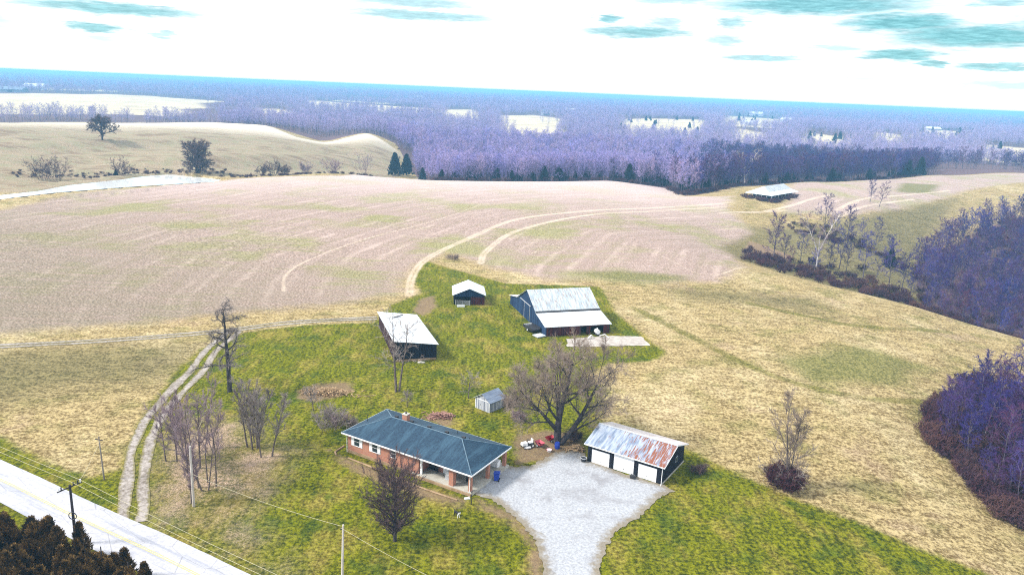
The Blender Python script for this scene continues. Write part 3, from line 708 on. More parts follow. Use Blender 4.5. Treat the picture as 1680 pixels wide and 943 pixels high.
# --- gnarled tree beside the lane
g = gpt(377, 642); H = tall(g, 362, 512)
out = grow(21, [((0, 0, 0), (-.02, 0, 1), H, .42)],
  [dict(seg=9, curv=.06, taper=.72), dict(n=19, start=.26, len=.34, ang=70, angj=16, seg=6, curv=.32, up=.05, rr=.52, taper=.75, prof=lambda t: 1.3 - .8 * t), dict(n=5, start=.25, len=.5, ang=55, angj=20, seg=4, curv=.35, rr=.55, rmin=.04)],
  [dict(k=7, len=.75, r=.010, spread=.8), dict(src=1, k=5, len=.9, r=.011, spread=.8)])
plant_tree('gnarled_tree', tree_meshes('gnarled', out, 3, B_dark, T_grey), g, 'tall gnarled bare tree with short crooked limbs beside the gravel lane', rz=.6)

# --- upright many-stemmed trees along the drive
def clump(seed, H, Rad, ns, lean=.14, dense=1.):
    R = random.Random(seed); st = []
    for i in range(ns):
        a = 6.283 * i / ns + R.random(); q = R.uniform(.15, 1.) * Rad * .62
        st.append(((q * math.cos(a), q * math.sin(a), 0), (lean * math.cos(a), lean * math.sin(a), 1), H * R.uniform(.78, 1.), R.uniform(.09, .14)))
    return grow(seed, st, [dict(seg=7, curv=.045, up=.0, taper=.8), dict(n=int(11 * dense), start=.25, len=.27, ang=36, seg=4, curv=.09, up=.10, rr=.42, rmin=.022), dict(n=3, start=.2, len=.5, ang=30, seg=3, curv=.1, up=.06, rr=.55, rmin=.014)],
                [dict(k=5, len=.6, r=.009, spread=.45, up=.2), dict(src=1, k=4, len=.7, r=.010, spread=.5, up=.2)])
for seed, b_, t_, Rad, ns, mt, mc, nm, lab in (
    (31, (418, 733), (414, 630), 2.4, 7, B_grey, T_grey, 'clump_tree', 'clump of slim upright grey stems beside the lawn, widest of the driveway trees'),
    (32, (441, 748), (440, 632), 1.7, 2, B_grey, T_grey, 'slim_tree', 'slim grey tree just right of the widest upright clump'),
    (33, (340, 800), (342, 648), 2.0, 5, B_grey, T_mauve, 'clump_tree', 'tall mauve clump of stems just behind the thin pole on the lawn'),
    (34, (316, 770), (318, 662), 1.8, 3, B_grey, T_mauve, 'clump_tree', 'pale mauve clump between the thin lawn pole and the gravel ruts'),
    (35, (287, 752), (276, 655), 1.6, 4, B_grey, T_mauve, 'clump_tree', 'reddish clump of stems beside the bend of the gravel ruts'),
    (36, (292, 828), (280, 748), 2.0, 1, B_grey, T_mauve, 'young_tree', 'small bushy mauve tree nearest the road at the drive mouth')):
    g = gpt(*b_); H = tall(g, *t_)
    out = clump(seed, H, Rad * 1.25, ns, .12 if ns > 1 else .03, 1. if ns > 2 else 1.7)
    plant_tree(nm, tree_meshes(nm, out, 2, mt, mc, stems=ns), g, lab)

# --- dense ornamental pear in front of the house
g = gpt(648, 887); H = tall(g, 640, 738)
out = grow(41, [((0, 0, 0), (0, 0, 1), H * .72, .24)], [dict(seg=8, curv=.03, taper=.9),
   dict(n=62, start=.08, len=.44, ang=54, angj=9, seg=5, curv=.07, up=.08, rr=.42, rmin=.02, prof=lambda t: .3 + .85 * math.sin(math.pi * (t * .72 + .08))), dict(n=6, start=.15, len=.36, ang=34, seg=3, curv=.1, up=.07, rr=.5, rmin=.016)],
   [dict(k=6, len=.5, r=.009, spread=.5, up=.2), dict(src=1, k=5, len=.6, r=.010, spread=.6, up=.1)])
plant_tree('pear_tree', tree_meshes('pear', out, 2, B_dark, T_dark), g, 'dense oval plum brown tree standing in front of the brick house')

# --- tree with pale limbs by the long shed
g = gpt(650, 642); H = tall(g, 655, 528)
out = grow(52, [((0, 0, 0), (-.05, 0, 1), H, .26), ((.5, 0, 0), (.10, 0, 1), H * .95, .2)], [dict(seg=8, curv=.05, up=.02, taper=.85),
   dict(n=9, start=.3, len=.42, ang=48, seg=5, curv=.14, up=.02, rr=.42, rmin=.03, prof=lambda t: 1.1 - .5 * t), dict(n=5, start=.25, len=.45, ang=42, seg=4, curv=.16, rr=.5, rmin=.016)], [dict(k=2, len=.7, r=.011, spread=.5)])
plant_tree('twin_trunk_tree', tree_meshes('twin', out, 2, B_grey, T_pale, stems=2), g, 'tall open tree with two grey trunks and pale limbs before the long shed')

# --- small yard trees and shrubs
def small(seed, H, spread, n1=9, dense=3, mt=B_grey, mc=T_grey, nm='fruit_tree', trunk=.28, r0=.1):
    out = grow(seed, [((0, 0, 0), (.05, 0, 1), H * .62, r0)], [dict(seg=4, curv=.08, taper=.6), dict(n=n1, start=trunk, len=spread, ang=52, seg=4, curv=.14, up=.05, rr=.5, rmin=.02), dict(n=5, start=.2, len=.5, ang=42, seg=3, curv=.16, rr=.5, rmin=.013)],
               [dict(k=dense, len=.5, r=.010, spread=.6)])
    return tree_meshes(nm, out, 2, mt, mc)
def shrub(seed, H, Rad, ns, mc, nm='shrub', r0=.03, k=4, tl=.5, r=.011):
    R = random.Random(seed); st = []
    for i in range(ns):
        a = R.random() * 6.283; q = Rad * R.random()**.5; le = q / Rad * .7
        st.append(((q * .45 * math.cos(a), q * .45 * math.sin(a), 0), (le * math.cos(a), le * math.sin(a), 1), H * R.uniform(.6, 1.), r0))
    out = grow(seed, st, [dict(seg=4, curv=.1, taper=.7), dict(n=5, start=.25, len=.45, ang=38, seg=3, curv=.15, rr=.6, rmin=.012)], [dict(k=k, len=tl, r=r, spread=.7)])
    return one_mesh(nm, out, 1, mc, mc)
for seed, b_, t_, sp, lab in (
    (61, (514, 673), (508, 627), .75, 'small bare tree with dark trunk beside the tan brush heap'),
    (62, (768, 653), (767, 606), .95, 'small round grey tree just left of the tiny weathered shed'),
    (63, (668, 667), (667, 636), .55, 'thin sapling on the grass behind the left end of the house roof')):
    g = gpt(*b_); H = tall(g, *t_)
    plant_tree('fruit_tree', small(seed, H * 1.12, sp), g, lab)
for seed, b_, H, Rad, ns, mc, lab in (
    (71, (536, 703), 3.6, 2.8, 26, T_grey, 'wide grey shrub on the lawn behind the left corner of the house'),
    (72, (552, 700), 2.6, 1.6, 14, T_mauve, 'low mauve shrub growing into the wide grey shrub'),
    (73, (852, 690), 1.5, 1.3, 18, T_mauve, 'small lilac grey shrub between the tiny shed and the big tree'),
    (74, (832, 664), 1.2, 1.2, 14, T_grey, 'low grey weeds against the right wall of the tiny shed'),
    (75, (942, 722), 1.6, 1.1, 18, T_dark, 'dark bramble at the foot of the huge forked tree'),
    (76, (742, 426), 1.6, 2.4, 22, T_brown, 'brown bush at the edge of the crop field above the small open shed'),
    (77, (1146, 775), 1.3, 1.2, 16, T_dark, 'dark weeds along the right wall of the garage'),
    (78, (575, 700), 1.3, 1.6, 12, T_grey, 'thin low shrub nearest the left end of the house roof')):
    g = gpt(*b_)
    plant_shrub('shrub', shrub(seed, H, Rad, ns, mc), g, lab)

# --- tree in the dry meadow on the right, brambles round its foot
g = gpt(1288, 800); H = tall(g, 1293, 657)
out = grow(81, [((0, 0, 0), (0, 0, 1), H, .2), ((.3, .1, 0), (.12, .05, 1), H * .8, .13)], [dict(seg=8, curv=.03, up=.02, taper=.88),
   dict(n=17, start=.18, len=.36, ang=40, seg=5, curv=.08, up=.08, rr=.42, rmin=.026, prof=lambda t: 1.15 - .8 * t), dict(n=6, start=.2, len=.42, ang=36, seg=3, curv=.1, up=.05, rr=.5, rmin=.015)], [dict(k=5, len=.65, r=.010, spread=.5, up=.12)])
plant_tree('meadow_tree', tree_meshes('meadow', out, 2, B_grey, T_brown, stems=2), g, 'lone upright bare tree in the dry meadow right of the garage')
g2 = gpt(1287, 801)
plant_shrub('bramble_thicket', shrub(82, 3.0, 2.6, 70, W_red, r0=.03, k=5, tl=.6, r=.014), g2, 'dark red bramble thicket round the foot of the lone meadow tree', 'shrub')
plant_shrub('shrub', shrub(83, 4.4, 3.2, 26, T_grey, k=3), g2 + np.array([.3, .8, 0]), 'pale grey bush rising behind the red bramble of the lone meadow tree', 'shrub')

# --- far left oak, round tree, and the rest of the pasture
g = gpt(168, 230); H = tall(g, 168, 187)
out = grow(91, [((0, 0, 0), (0, 0, 1), H * .72, .6)], [dict(seg=5, curv=.05, taper=.7), dict(n=20, start=.2, len=.85, ang=62, seg=4, curv=.15, up=.03, rr=.5, rmin=.1), dict(n=7, start=.25, len=.42, ang=45, seg=3, curv=.2, rr=.5, rmin=.06)], [dict(k=8, len=1.4, r=.05, spread=.7)])
plant_tree('oak_tree', tree_meshes('oak', out, 2, B_dark, T_dark), g, 'dark spreading tree alone on the far pasture hill at the left')
g = gpt(325, 284); H = tall(g, 325, 224)
out = grow(92, [((math.cos(i) * .6, math.sin(i) * .6, 0), (.24 * math.cos(i), .24 * math.sin(i), 1), H * .78, .3) for i in (0, 1.3, 2.5, 3.8, 5.1)], [dict(seg=6, curv=.06, taper=.8), dict(n=22, start=.04, len=.46, ang=66, seg=4, curv=.12, up=.05, rr=.45, rmin=.05), dict(n=5, start=.2, len=.45, ang=40, seg=3, curv=.15, rr=.5, rmin=.045)], [dict(k=8, len=1.1, r=.026, spread=.6), dict(src=1, k=5, len=1.4, r=.03, spread=.6)])
plant_tree('round_tree', tree_meshes('roundtree', out, 2, B_dark, T_dark, stems=5), g, 'big round crowned tree on the bank behind the white pond')
# --- white barked trees
for seed, g, top, lab in ((95, polar(22.1, 292), (1343, 338), 'white barked tree with spreading limbs in the gully below the far barn'), (96, polar(16.6, 520), (1199, 242), 'white barked tree standing among the dark woods left of the far barn')):
    H = tall(g, *top)
    out = grow(seed, [((0, 0, 0), (0, 0, 1), H * .55, .36), ((.1, 0, H * .28), (.38, .1, 1), H * .66, .24), ((-.1, 0, H * .26), (-.4, 0, 1), H * .62, .24)],
       [dict(seg=6, curv=.06, up=.03, taper=.75), dict(n=7, start=.35, len=.42, ang=36, seg=4, curv=.12, up=.06, rr=.5, rmin=.06), dict(n=5, start=.25, len=.45, ang=36, seg=3, curv=.12, rr=.5, rmin=.04)], [dict(k=3, len=.9, r=.022, spread=.5)])
    plant_tree('sycamore_tree', tree_meshes('sycamore', out, 2, B_pale, T_pale if seed == 96 else T_mauve), g, lab)

# --- woodland trees: five kinds, planted over and over
def wood_tree(seed, H, twk=4):
    R = random.Random(seed)
    return grow(seed, [((0, 0, 0), (R.gauss(0, .04), R.gauss(0, .04), 1), H, .2)], [dict(seg=7, curv=.05, up=.02, taper=.88),
        dict(n=17, start=.2, len=.34, ang=50, seg=4, curv=.12, up=.07, rr=.45, rmin=.04, prof=lambda t: 1.2 - .7 * t), dict(n=5, start=.2, len=.45, ang=42, seg=3, curv=.15, up=.04, rr=.5, rmin=.025)], [dict(k=twk, len=.95, r=.02, spread=.55, up=.1)])
wood_near = [tree_meshes('woodtree', wood_tree(200 + i, 15 + i * .8), 2, W_bark, W_twig) for i in range(5)]
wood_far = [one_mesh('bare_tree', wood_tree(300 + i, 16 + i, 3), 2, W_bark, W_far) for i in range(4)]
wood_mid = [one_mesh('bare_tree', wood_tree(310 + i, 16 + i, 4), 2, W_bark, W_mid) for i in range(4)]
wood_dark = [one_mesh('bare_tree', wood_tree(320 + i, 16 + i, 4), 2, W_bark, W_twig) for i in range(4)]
def scatter(P, n, mind, seed):
    rn = np.random.default_rng(seed); x0, y0 = P.min(0); x1, y1 = P.max(0); pts = []
    for _ in range(n * 60):
        p = rn.uniform((x0, y0), (x1, y1))
        if sdist(p[0:1], p[1:2], P)[0] < 0: continue
        if pts and min((p[0] - q[0])**2 + (p[1] - q[1])**2 for q in pts) < mind * mind: continue
        pts.append(p)
        if len(pts) >= n: break
    return np.array(pts)
def visible_cone(p, lim=37.5): return abs(math.degrees(math.atan2(p[0], p[1]))) < lim
rn = np.random.default_rng(77)
near_pts = [p for p in scatter(W4_P, 150, 3.0, 5) if visible_cone(p, 42)]
for i, p in enumerate(sorted(near_pts, key=lambda p: math.hypot(*p))):
    dpt = sdist(np.array([p[0]]), np.array([p[1]]), W4_P)[0]
    s = (.36 + .45 * min(dpt / 14, 1)) * rn.uniform(.6, 1.3)
    plant_tree('thicket_tree', wood_near[i % 5], (p[0], p[1], h1(*p)), 'bare plum grey tree in the thicket at the right edge below the open hillside', 'tree', 'bare trees in the thicket at the right edge', s, rn.random() * 6.28)
far_pts = [p for p in scatter(W3_P, 330, 6.5, 6) if visible_cone(p, 39)]
far_pts = sorted(far_pts, key=lambda p: math.hypot(*p))
for i, p in enumerate(far_pts[:150]):
    dpt = sdist(np.array([p[0]]), np.array([p[1]]), W3_P)[0]
    plant_tree('hollow_tree', wood_near[i % 5], (p[0], p[1], h1(*p)), 'bare dark tree in the wooded hollow beyond the open hillside at the right', 'tree', 'bare trees in the wooded hollow at the right', (.42 + .34 * min(dpt / 25, 1)) * rn.uniform(.6, 1.3), rn.random() * 6.28)
rest_pts = far_pts[150:]
# trees along the gullies
for az, d, s in ((19.2, 292, .85), (19.9, 296, .5), (21.0, 300, .6), (22.9, 296, .55), (23.6, 302, .8), (24.1, 300, .45), (25.2, 298, .7), (26.0, 296, .5), (26.9, 292, .75), (27.7, 292, .65), (28.3, 284, .5),
                 (22.3, 378, .8), (23.0, 372, .55), (23.9, 376, .8), (24.8, 372, .6), (25.6, 366, .7), (26.6, 360, .55), (20.2, 283, .35), (22.0, 282, .4), (29.4, 272, .4), (30.6, 268, .45), (31.6, 270, .55)):
    plant_tree('gully_tree', wood_near[int(d * 7 + az * 10) % 5], polar(az, d), 'thin bare tree in the brushy gullies between the open hillside and the far barn', 'tree', 'bare trees along the gullies', s * 1.2, az * 9)
for k, (az, d, s) in enumerate(((24.9, 470, .72), (25.5, 463, .8))):
    plant_tree('slope_tree', wood_near[k + 1], polar(az, d), ('left', 'right')[k] + ' of two bare trees standing close together on the slope right of the far barn', 'tree', None, s, k)
# pasture trees at the pond and treelines
for (px, py, hpx, w, lab) in ((70, 295, 28, .8, 'tall bare bush at the left end of the brush beyond the white pond'), (92, 297, 32, .9, 'widest bare bush of the brush beyond the left end of the white pond'), (205, 292, 26, .7, 'spindly bush on the far bank at the middle of the white pond'),
                              (430, 288, 16, 1., 'low dark bush at the left of the brush on the bank right of the pond'), (448, 288, 22, 1., 'rounded dark bush in the brush on the bank right of the pond'), (468, 287, 14, 1.2, 'low bush at the right of the brush on the bank right of the pond'),
                              (598, 287, 32, .8, 'thin dark bare tree at the field edge left of two dark evergreens'), (500, 285, 16, .9, 'pale low bush along the pasture bank above the crop field'), (545, 285, 20, 1., 'pale rounded bush along the pasture bank, between a low bush and a thin dark tree')):
    g = gpt(px, py); H = hpx / pxm(g) * 1.1
    plant_shrub('bank_bush', shrub(px, H, H * .5 * w, 16, T_dark if px < 480 else T_mauve, r0=.06, k=4, tl=.9, r=.035), g, lab, 'bush')
# evergreen trees
cm = [cedar_mesh('cedar', 400 + i, 8, 2.4, 1800, M_cedar_d, 1, .8) for i in range(2)]
def cedar(mesh, g, label, group=None, s=1., name='cedar_tree', trunk=True):
    r = empty(name, (g[0], g[1], g[2] - .1), random.random() * 6, label, 'tree', group); r.scale = (s, s, s)
    link(bpy.data.objects.new('crown', mesh), r)
    if trunk:
        if 'ct' not in globals():
            globals()['ct'] = MB().tube((0, 0, 0), (0, 0, 5), .16, .05, 6).build('trunk', B_dark, r)
        else: link(bpy.data.objects.new('trunk', ct.data), r)
    return r
for px, py, hpx, lab in ((1459, 440, 28, 'dark pointed evergreen on the spur before the wooded hollow at the right'), (648, 288, 34, 'narrow dark evergreen at the field edge, left of a broader one'), (667, 288, 32, 'broad dark evergreen at the field edge before the middle of the woods'),
                         (191, 292, 12, 'small dark evergreen on the far bank of the white pond'), (837, 290, 20, 'dark evergreen at the foot of the woods straight behind the crop field')):
    g = gpt(px, py); cedar(cm[px % 2], g, lab, None, hpx / pxm(g) / 8)
for az, d, s in ((26.9, 664, 1.5), (27.6, 684, 1.7), (24.6, 624, 1.0), (22.3, 592, 1.2), (19.7, 560, 1.0)):
    cedar(cm[int(az * 10) % 2], polar(az, d), 'dark evergreen in the edge of the woods behind the field right of the far barn', 'evergreens in the woods edge behind the far field', s)
# bronze cedars beside the road
for i, (px, py, H, Rad, lab) in enumerate(((14, 905, 5.2, 3.0, 'bronze cedar at the left edge below the road'), (62, 935, 6.0, 3.2, 'broad bronze cedar just below the road pole, second from the left edge'), (98, 925, 5.0, 2.0, 'slim bronze cedar with a pointed top close beside the road pole'),
     (126, 985, 5.5, 3.0, 'bronze cedar at the bottom edge under the road pole'), (172, 962, 4.2, 2.4, 'bronze cedar at the bottom edge, second from the right of its row'), (216, 990, 4.6, 2.2, 'bronze cedar with upright tips at the right end of the roadside row'),
     (20, 985, 6, 3.4, 'dark bronze cedar in the bottom left corner'), (-40, 890, 5.5, 3.2, 'bronze cedar cut by the left edge beside the road'), (75, 1010, 6, 3.2, 'bronze cedar cut by the bottom edge between its neighbours'))):
    g = gp(px, py); g[2] = h1(g[0], g[1]) - .3
    cedar(cedar_mesh('roadside_cedar', 500 + i, H * .95, Rad * 1.05, 13000, M_cedar, 10, .36), g, lab, 'cedars along the road', 1., 'roadside_cedar')

# --- woods too many to count: one object each, trees spread over points
def sdist_any(x, y, Ps, pad=0.):
    o = np.full(x.shape, -1e9)
    for P in Ps: o = np.maximum(o, sdist(x, y, P))
    return o
def gn_scatter(name, pts, scales, hosts, label, cat, seed=0):
    me = bpy.data.meshes.new(name); me.vertices.add(len(pts)); me.vertices.foreach_set('co', np.asarray(pts, np.float32).ravel())
    a = me.attributes.new('size', 'FLOAT', 'POINT'); a.data.foreach_set('value', np.asarray(scales, np.float32))
    o = link(bpy.data.objects.new(name, me)); tag(o, label, cat, None, 'stuff')
    ng = bpy.data.node_groups.new(name, 'GeometryNodeTree')
    ng.interface.new_socket('Geometry', in_out='INPUT', socket_type='NodeSocketGeometry'); ng.interface.new_socket('Geometry', in_out='OUTPUT', socket_type='NodeSocketGeometry')
    gi, go = ng.nodes.new('NodeGroupInput'), ng.nodes.new('NodeGroupOutput')
    J = ng.nodes.new('GeometryNodeJoinGeometry')
    for h in hosts:
        oi = ng.nodes.new('GeometryNodeObjectInfo'); oi.inputs['Object'].default_value = h; oi.inputs['As Instance'].default_value = True
        oi.transform_space = 'ORIGINAL'
        ng.links.new(oi.outputs['Geometry'], J.inputs[0])
    ip = ng.nodes.new('GeometryNodeInstanceOnPoints'); ip.inputs['Pick Instance'].default_value = True
    ri = ng.nodes.new('FunctionNodeRandomValue'); ri.data_type = 'INT'
    ri.inputs[4].default_value = 0; ri.inputs[5].default_value = len(hosts) - 1; ri.inputs['Seed'].default_value = seed
    rr = ng.nodes.new('FunctionNodeRandomValue'); rr.data_type = 'FLOAT_VECTOR'; rr.inputs[0].default_value = (-.06, -.06, 0); rr.inputs[1].default_value = (.06, .06, 6.283); rr.inputs['Seed'].default_value = seed + 3
    at = ng.nodes.new('GeometryNodeInputNamedAttribute'); at.data_type = 'FLOAT'; at.inputs[0].default_value = 'size'
    ng.links.new(gi.outputs[0], ip.inputs['Points']); ng.links.new(J.outputs[0], ip.inputs['Instance'])
    ng.links.new(ri.outputs[2], ip.inputs['Instance Index']); ng.links.new(rr.outputs[0], ip.inputs['Rotation']); ng.links.new(at.outputs[0], ip.inputs['Scale'])
    ng.links.new(ip.outputs[0], go.inputs[0])
    md = o.modifiers.new('planting', 'NODES'); md.node_group = ng
    return o
def edge_trees(meshes, L, n, s0, label, group, name):
    hosts = []
    for i in range(n):
        az, d = L(i); p = polar(az, d)
        o = bpy.data.objects.new(name, meshes[i % len(meshes)]); o.location = (p[0], p[1], p[2] - .2); o.rotation_euler = (0, 0, rn.random() * 6.28)
        s = s0 * rn.uniform(.8, 1.15); o.scale = (s, s, s * rn.uniform(.9, 1.1)); link(o); tag(o, label, 'tree', group); hosts.append(o)
    return hosts
_cx = [-90, -22, -18, -14.5, -11, -9, -8.2, -6, 0, 7, 11, 12.5, 16, 20, 25, 28.4, 31, 34, 90]
_cy = [790, 850, 800, 760, 810, 760, 640, 456, 462, 488, 486, 430, 490, 548, 625, 692, 756, 790, 790]
crest = lambda a: np.interp(a, _cx, _cy)
def Lf(i):
    a = -7.5 + 20.5 * (i + rn.random()) / 64
    return a, crest(a) + (14 if a < 9 else 6) + rn.random() * 16
hosts_mid = edge_trees(wood_mid, Lf, 64, .95, 'bare violet grey tree in the front edge of the woods behind the crop field', 'bare trees in the front edge of the far woods', 'woodland_tree')
def Ld(i):
    a = 13 + 15.2 * (i + rn.random()) / 52
    return a, crest(a) + 6 + rn.random() * 16
hosts_dark = edge_trees(wood_dark, Ld, 52, .95, 'bare dark blue grey tree in the front edge of the woods behind the far barn', 'bare trees in the edge of the woods behind the far barn', 'woodland_tree')
def Ll(i):
    a = -33.5 + 19 * (i + rn.random()) / 26
    return a, np.interp(a, [-34, -28, -22, -18, -14], [985, 1010, 960, 905, 790]) + rn.random() * 30
hosts_far = edge_trees(wood_far, Ll, 26, .8, 'pale bare tree in the hedgerow beyond the pasture hill at the left', 'bare trees in the hedgerow beyond the pasture hill', 'hedgerow_tree')

nfield = pale_PS
def polar_pts(n, a0, a1, d0, d1, pw):
    a = rn.uniform(a0, a1, n); u = rn.random(n); d = (d0**pw + (d1**pw - d0**pw) * u)**(1 / pw)
    return a, d, d * np.sin(np.radians(a)), d * np.cos(np.radians(a))
a, d, x, y = polar_pts(30000, -9.5, 42, 440, 2600, 1.25)
keep = (d > crest(a) + np.where(a < 9, 16, 8)) & ((sdist_any(x, y, nfield) < -6 + rn.normal(0, 14, len(x))) | (rn.random(len(x)) < .012)) & ((a < 28.5) | (d > 830)) & ((a < 28.2) | (d > 980) | (rn.random(len(a)) < .35))
keep &= ~((sdist(x, y, past_P) > -12))
x, y, d, a = x[keep], y[keep], d[keep], a[keep]
dark = d < 900
z = hz(x, y)
lil = dark & (a + rn.normal(0, 1.5, len(a)) < 13); drk = dark & ~lil
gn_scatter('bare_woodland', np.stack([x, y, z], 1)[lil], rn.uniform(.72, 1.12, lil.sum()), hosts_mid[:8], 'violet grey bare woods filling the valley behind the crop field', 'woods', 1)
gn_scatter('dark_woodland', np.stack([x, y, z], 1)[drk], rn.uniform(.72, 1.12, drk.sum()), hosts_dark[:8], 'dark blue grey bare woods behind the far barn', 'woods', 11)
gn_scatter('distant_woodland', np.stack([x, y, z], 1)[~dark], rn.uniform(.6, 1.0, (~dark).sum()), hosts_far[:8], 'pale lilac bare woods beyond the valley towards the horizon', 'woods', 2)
a, d, x, y = polar_pts(11000, -42, -9.5, 820, 2600, 1.2)
lo = np.interp(a, [-42, -34, -28, -22, -18, -14, -12, -9], [985, 985, 1010, 960, 900, 790, 845, 700])
strip = (d < lo + 85) | (a + rn.normal(0, .7, len(a)) > -20.6) | (d > 2050)
thin = np.where((a < -21) & (d < lo + 85), .8, 1.)
keep = (d > lo) & strip & ((sdist_any(x, y, nfield) < 2 + rn.normal(0, 10, len(x))) | (rn.random(len(a)) < .01)) & (rn.random(len(a)) < thin)
x, y = x[keep], y[keep]
gn_scatter('hedgerow_woods', np.stack([x, y, hz(x, y)], 1), rn.uniform(.6, 1.05, len(x)), hosts_far[:8], 'pale bare woods and hedgerows around the white fields at the left', 'woods', 3)
a, d, x, y = polar_pts(26000, -40, 40, 2300, 9000, 1.0)
keep = (sdist_any(x, y, nfield) < 0) & (np.sin(x * .0011 + 2 * np.sin(y * .0006)) + np.sin(y * .0017 + x * .0004) > -1.25)
x, y = x[keep], y[keep]
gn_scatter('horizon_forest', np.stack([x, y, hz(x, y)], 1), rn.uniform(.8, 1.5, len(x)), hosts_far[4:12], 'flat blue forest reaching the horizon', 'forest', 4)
# trees of the hollow behind its front ranks
P = np.array([(p[0], p[1], h1(*p)) for p in rest_pts]).reshape(-1, 3)
extra = np.array([p for p in scatter(W3_P, 260, 5.5, 16) if visible_cone(p, 40) and math.hypot(*p) > 300])
P = np.vstack([P, np.column_stack([extra, hz(extra[:, 0], extra[:, 1])])])
gn_scatter('hollow_woods', P, rn.uniform(.6, .92, len(P)), hosts_dark[8:16], 'dark bare woods filling the hollow at the right edge', 'woods', 5)
# undergrowth
bs = [one_mesh('bramble', grow(700 + i, [((math.cos(k * 2.4) * .3 * (k % 4), math.sin(k * 2.4) * .3 * (k % 4), 0), (.5 * math.cos(k * 2.4), .5 * math.sin(k * 2.4), 1), 1.9, .03) for k in range(14)], [dict(seg=4, curv=.16, taper=.6), dict(n=4, start=.2, len=.5, ang=45, seg=3, curv=.2, rr=.6, rmin=.018)], [dict(k=3, len=.5, r=.02, spread=.8)]), 1, W_red, W_red) for i in range(3)]
hosts_b = []
for i, (az, d) in enumerate(((19.0, 276), (20.3, 279), (21.8, 277), (23.2, 275), (24.6, 277), (26.2, 278), (27.6, 276), (16.0, 492), (12.4, 436), (13.2, 440))):
    p = polar(az, d); o = bpy.data.objects.new('bramble_bush', bs[i % 3]); o.location = p; o.rotation_euler = (0, 0, i); link(o)
    tag(o, 'dark red bramble bush in the first gully behind the open hillside' if i < 7 else 'dark red bramble bush at the edge of the woods left of the far barn', 'bush', 'bramble bushes in the first gully' if i < 7 else 'bramble bushes at the woods edge'); hosts_b.append(o)
U = []
def strip_pts(f, n, w):
    for i in range(n):
        t = rn.random(); az, d = f(t); p = polar(az + rn.normal(0, .25), d + rn.normal(0, w)); U.append(p)
strip_pts(lambda t: (17 + 18 * t, np.interp(17 + 18 * t, [17, 21, 25, 28.5, 32, 36], [284, 282, 280, 275, 272, 275])), 280, 9)
strip_pts(lambda t: (20 + 9.5 * t, np.interp(20 + 9.5 * t, [20, 25, 29.5], [372, 372, 338])), 60, 8)
strip_pts(lambda t: (-9 + 36 * t, crest(-9 + 36 * t) + 6), 260, 4)
strip_pts(lambda t: (11.8 + 3 * t, np.interp(11.8 + 3 * t, [11.8, 14.8], [436, 470])), 60, 6)
for P_, n in ((W3_P, 380), (W4_P, 620)):
    for p in scatter(P_, n, .8, 31): U.append((p[0], p[1], h1(*p)))
b4 = W4_P[:7]
for i in range(230):
    t = rn.random() * 5.99; k = int(t); q = b4[k] + (b4[k + 1] - b4[k]) * (t - k) + rn.normal(0, 1.1, 2); U.append((q[0], q[1], h1(*q)))
U = np.array(U)
gn_scatter('undergrowth', U, rn.uniform(.3, 1.25, len(U)), hosts_b, 'dark red and purple brambles under the woods and along the gullies', 'undergrowth', 6)
pts = []
for i in range(260):
    a_ = -33.5 + 24 * rn.random(); pts.append(polar(a_, np.interp(a_, [-34, -29, -26, -22, -20, -12, -9], [450, 455, 462, 452, 436, 462, 480]) + abs(rn.normal(0, 9)) - 2))
gn_scatter('bank_brush', np.array(pts), rn.uniform(.15, .75, len(pts)), hosts_b[7:], 'low reddish brush along the bank behind the crop field and pond', 'brush', 8)
a_ = rn.uniform(-7, 28, 70); d_ = crest(a_) + rn.uniform(8, 60, 70)
gn_scatter('woods_evergreens', np.array([polar(p, q) for p, q in zip(a_, d_)]), rn.uniform(.5, 1.5, 70), [o for o in col.objects if o.name.startswith('crown') and o.parent and o.parent.name.startswith('cedar_tree')][:2], 'dark evergreens scattered through the bare woods behind the fields', 'trees', 21)
# dark cedar dots on the far fields
dots = []
for P_ in pale_PS[4:9]:
    for p in scatter(P_, 16, 12, 3): dots.append((p[0], p[1], h1(*p)))
gn_scatter('far_evergreens', np.array(dots), rn.uniform(.7, 1.5, len(dots)), [o for o in col.objects if o.name.startswith('crown') and o.parent and o.parent.name.startswith('cedar_tree')][:2], 'dark evergreens dotted over the distant fields at the right', 'trees', 9)
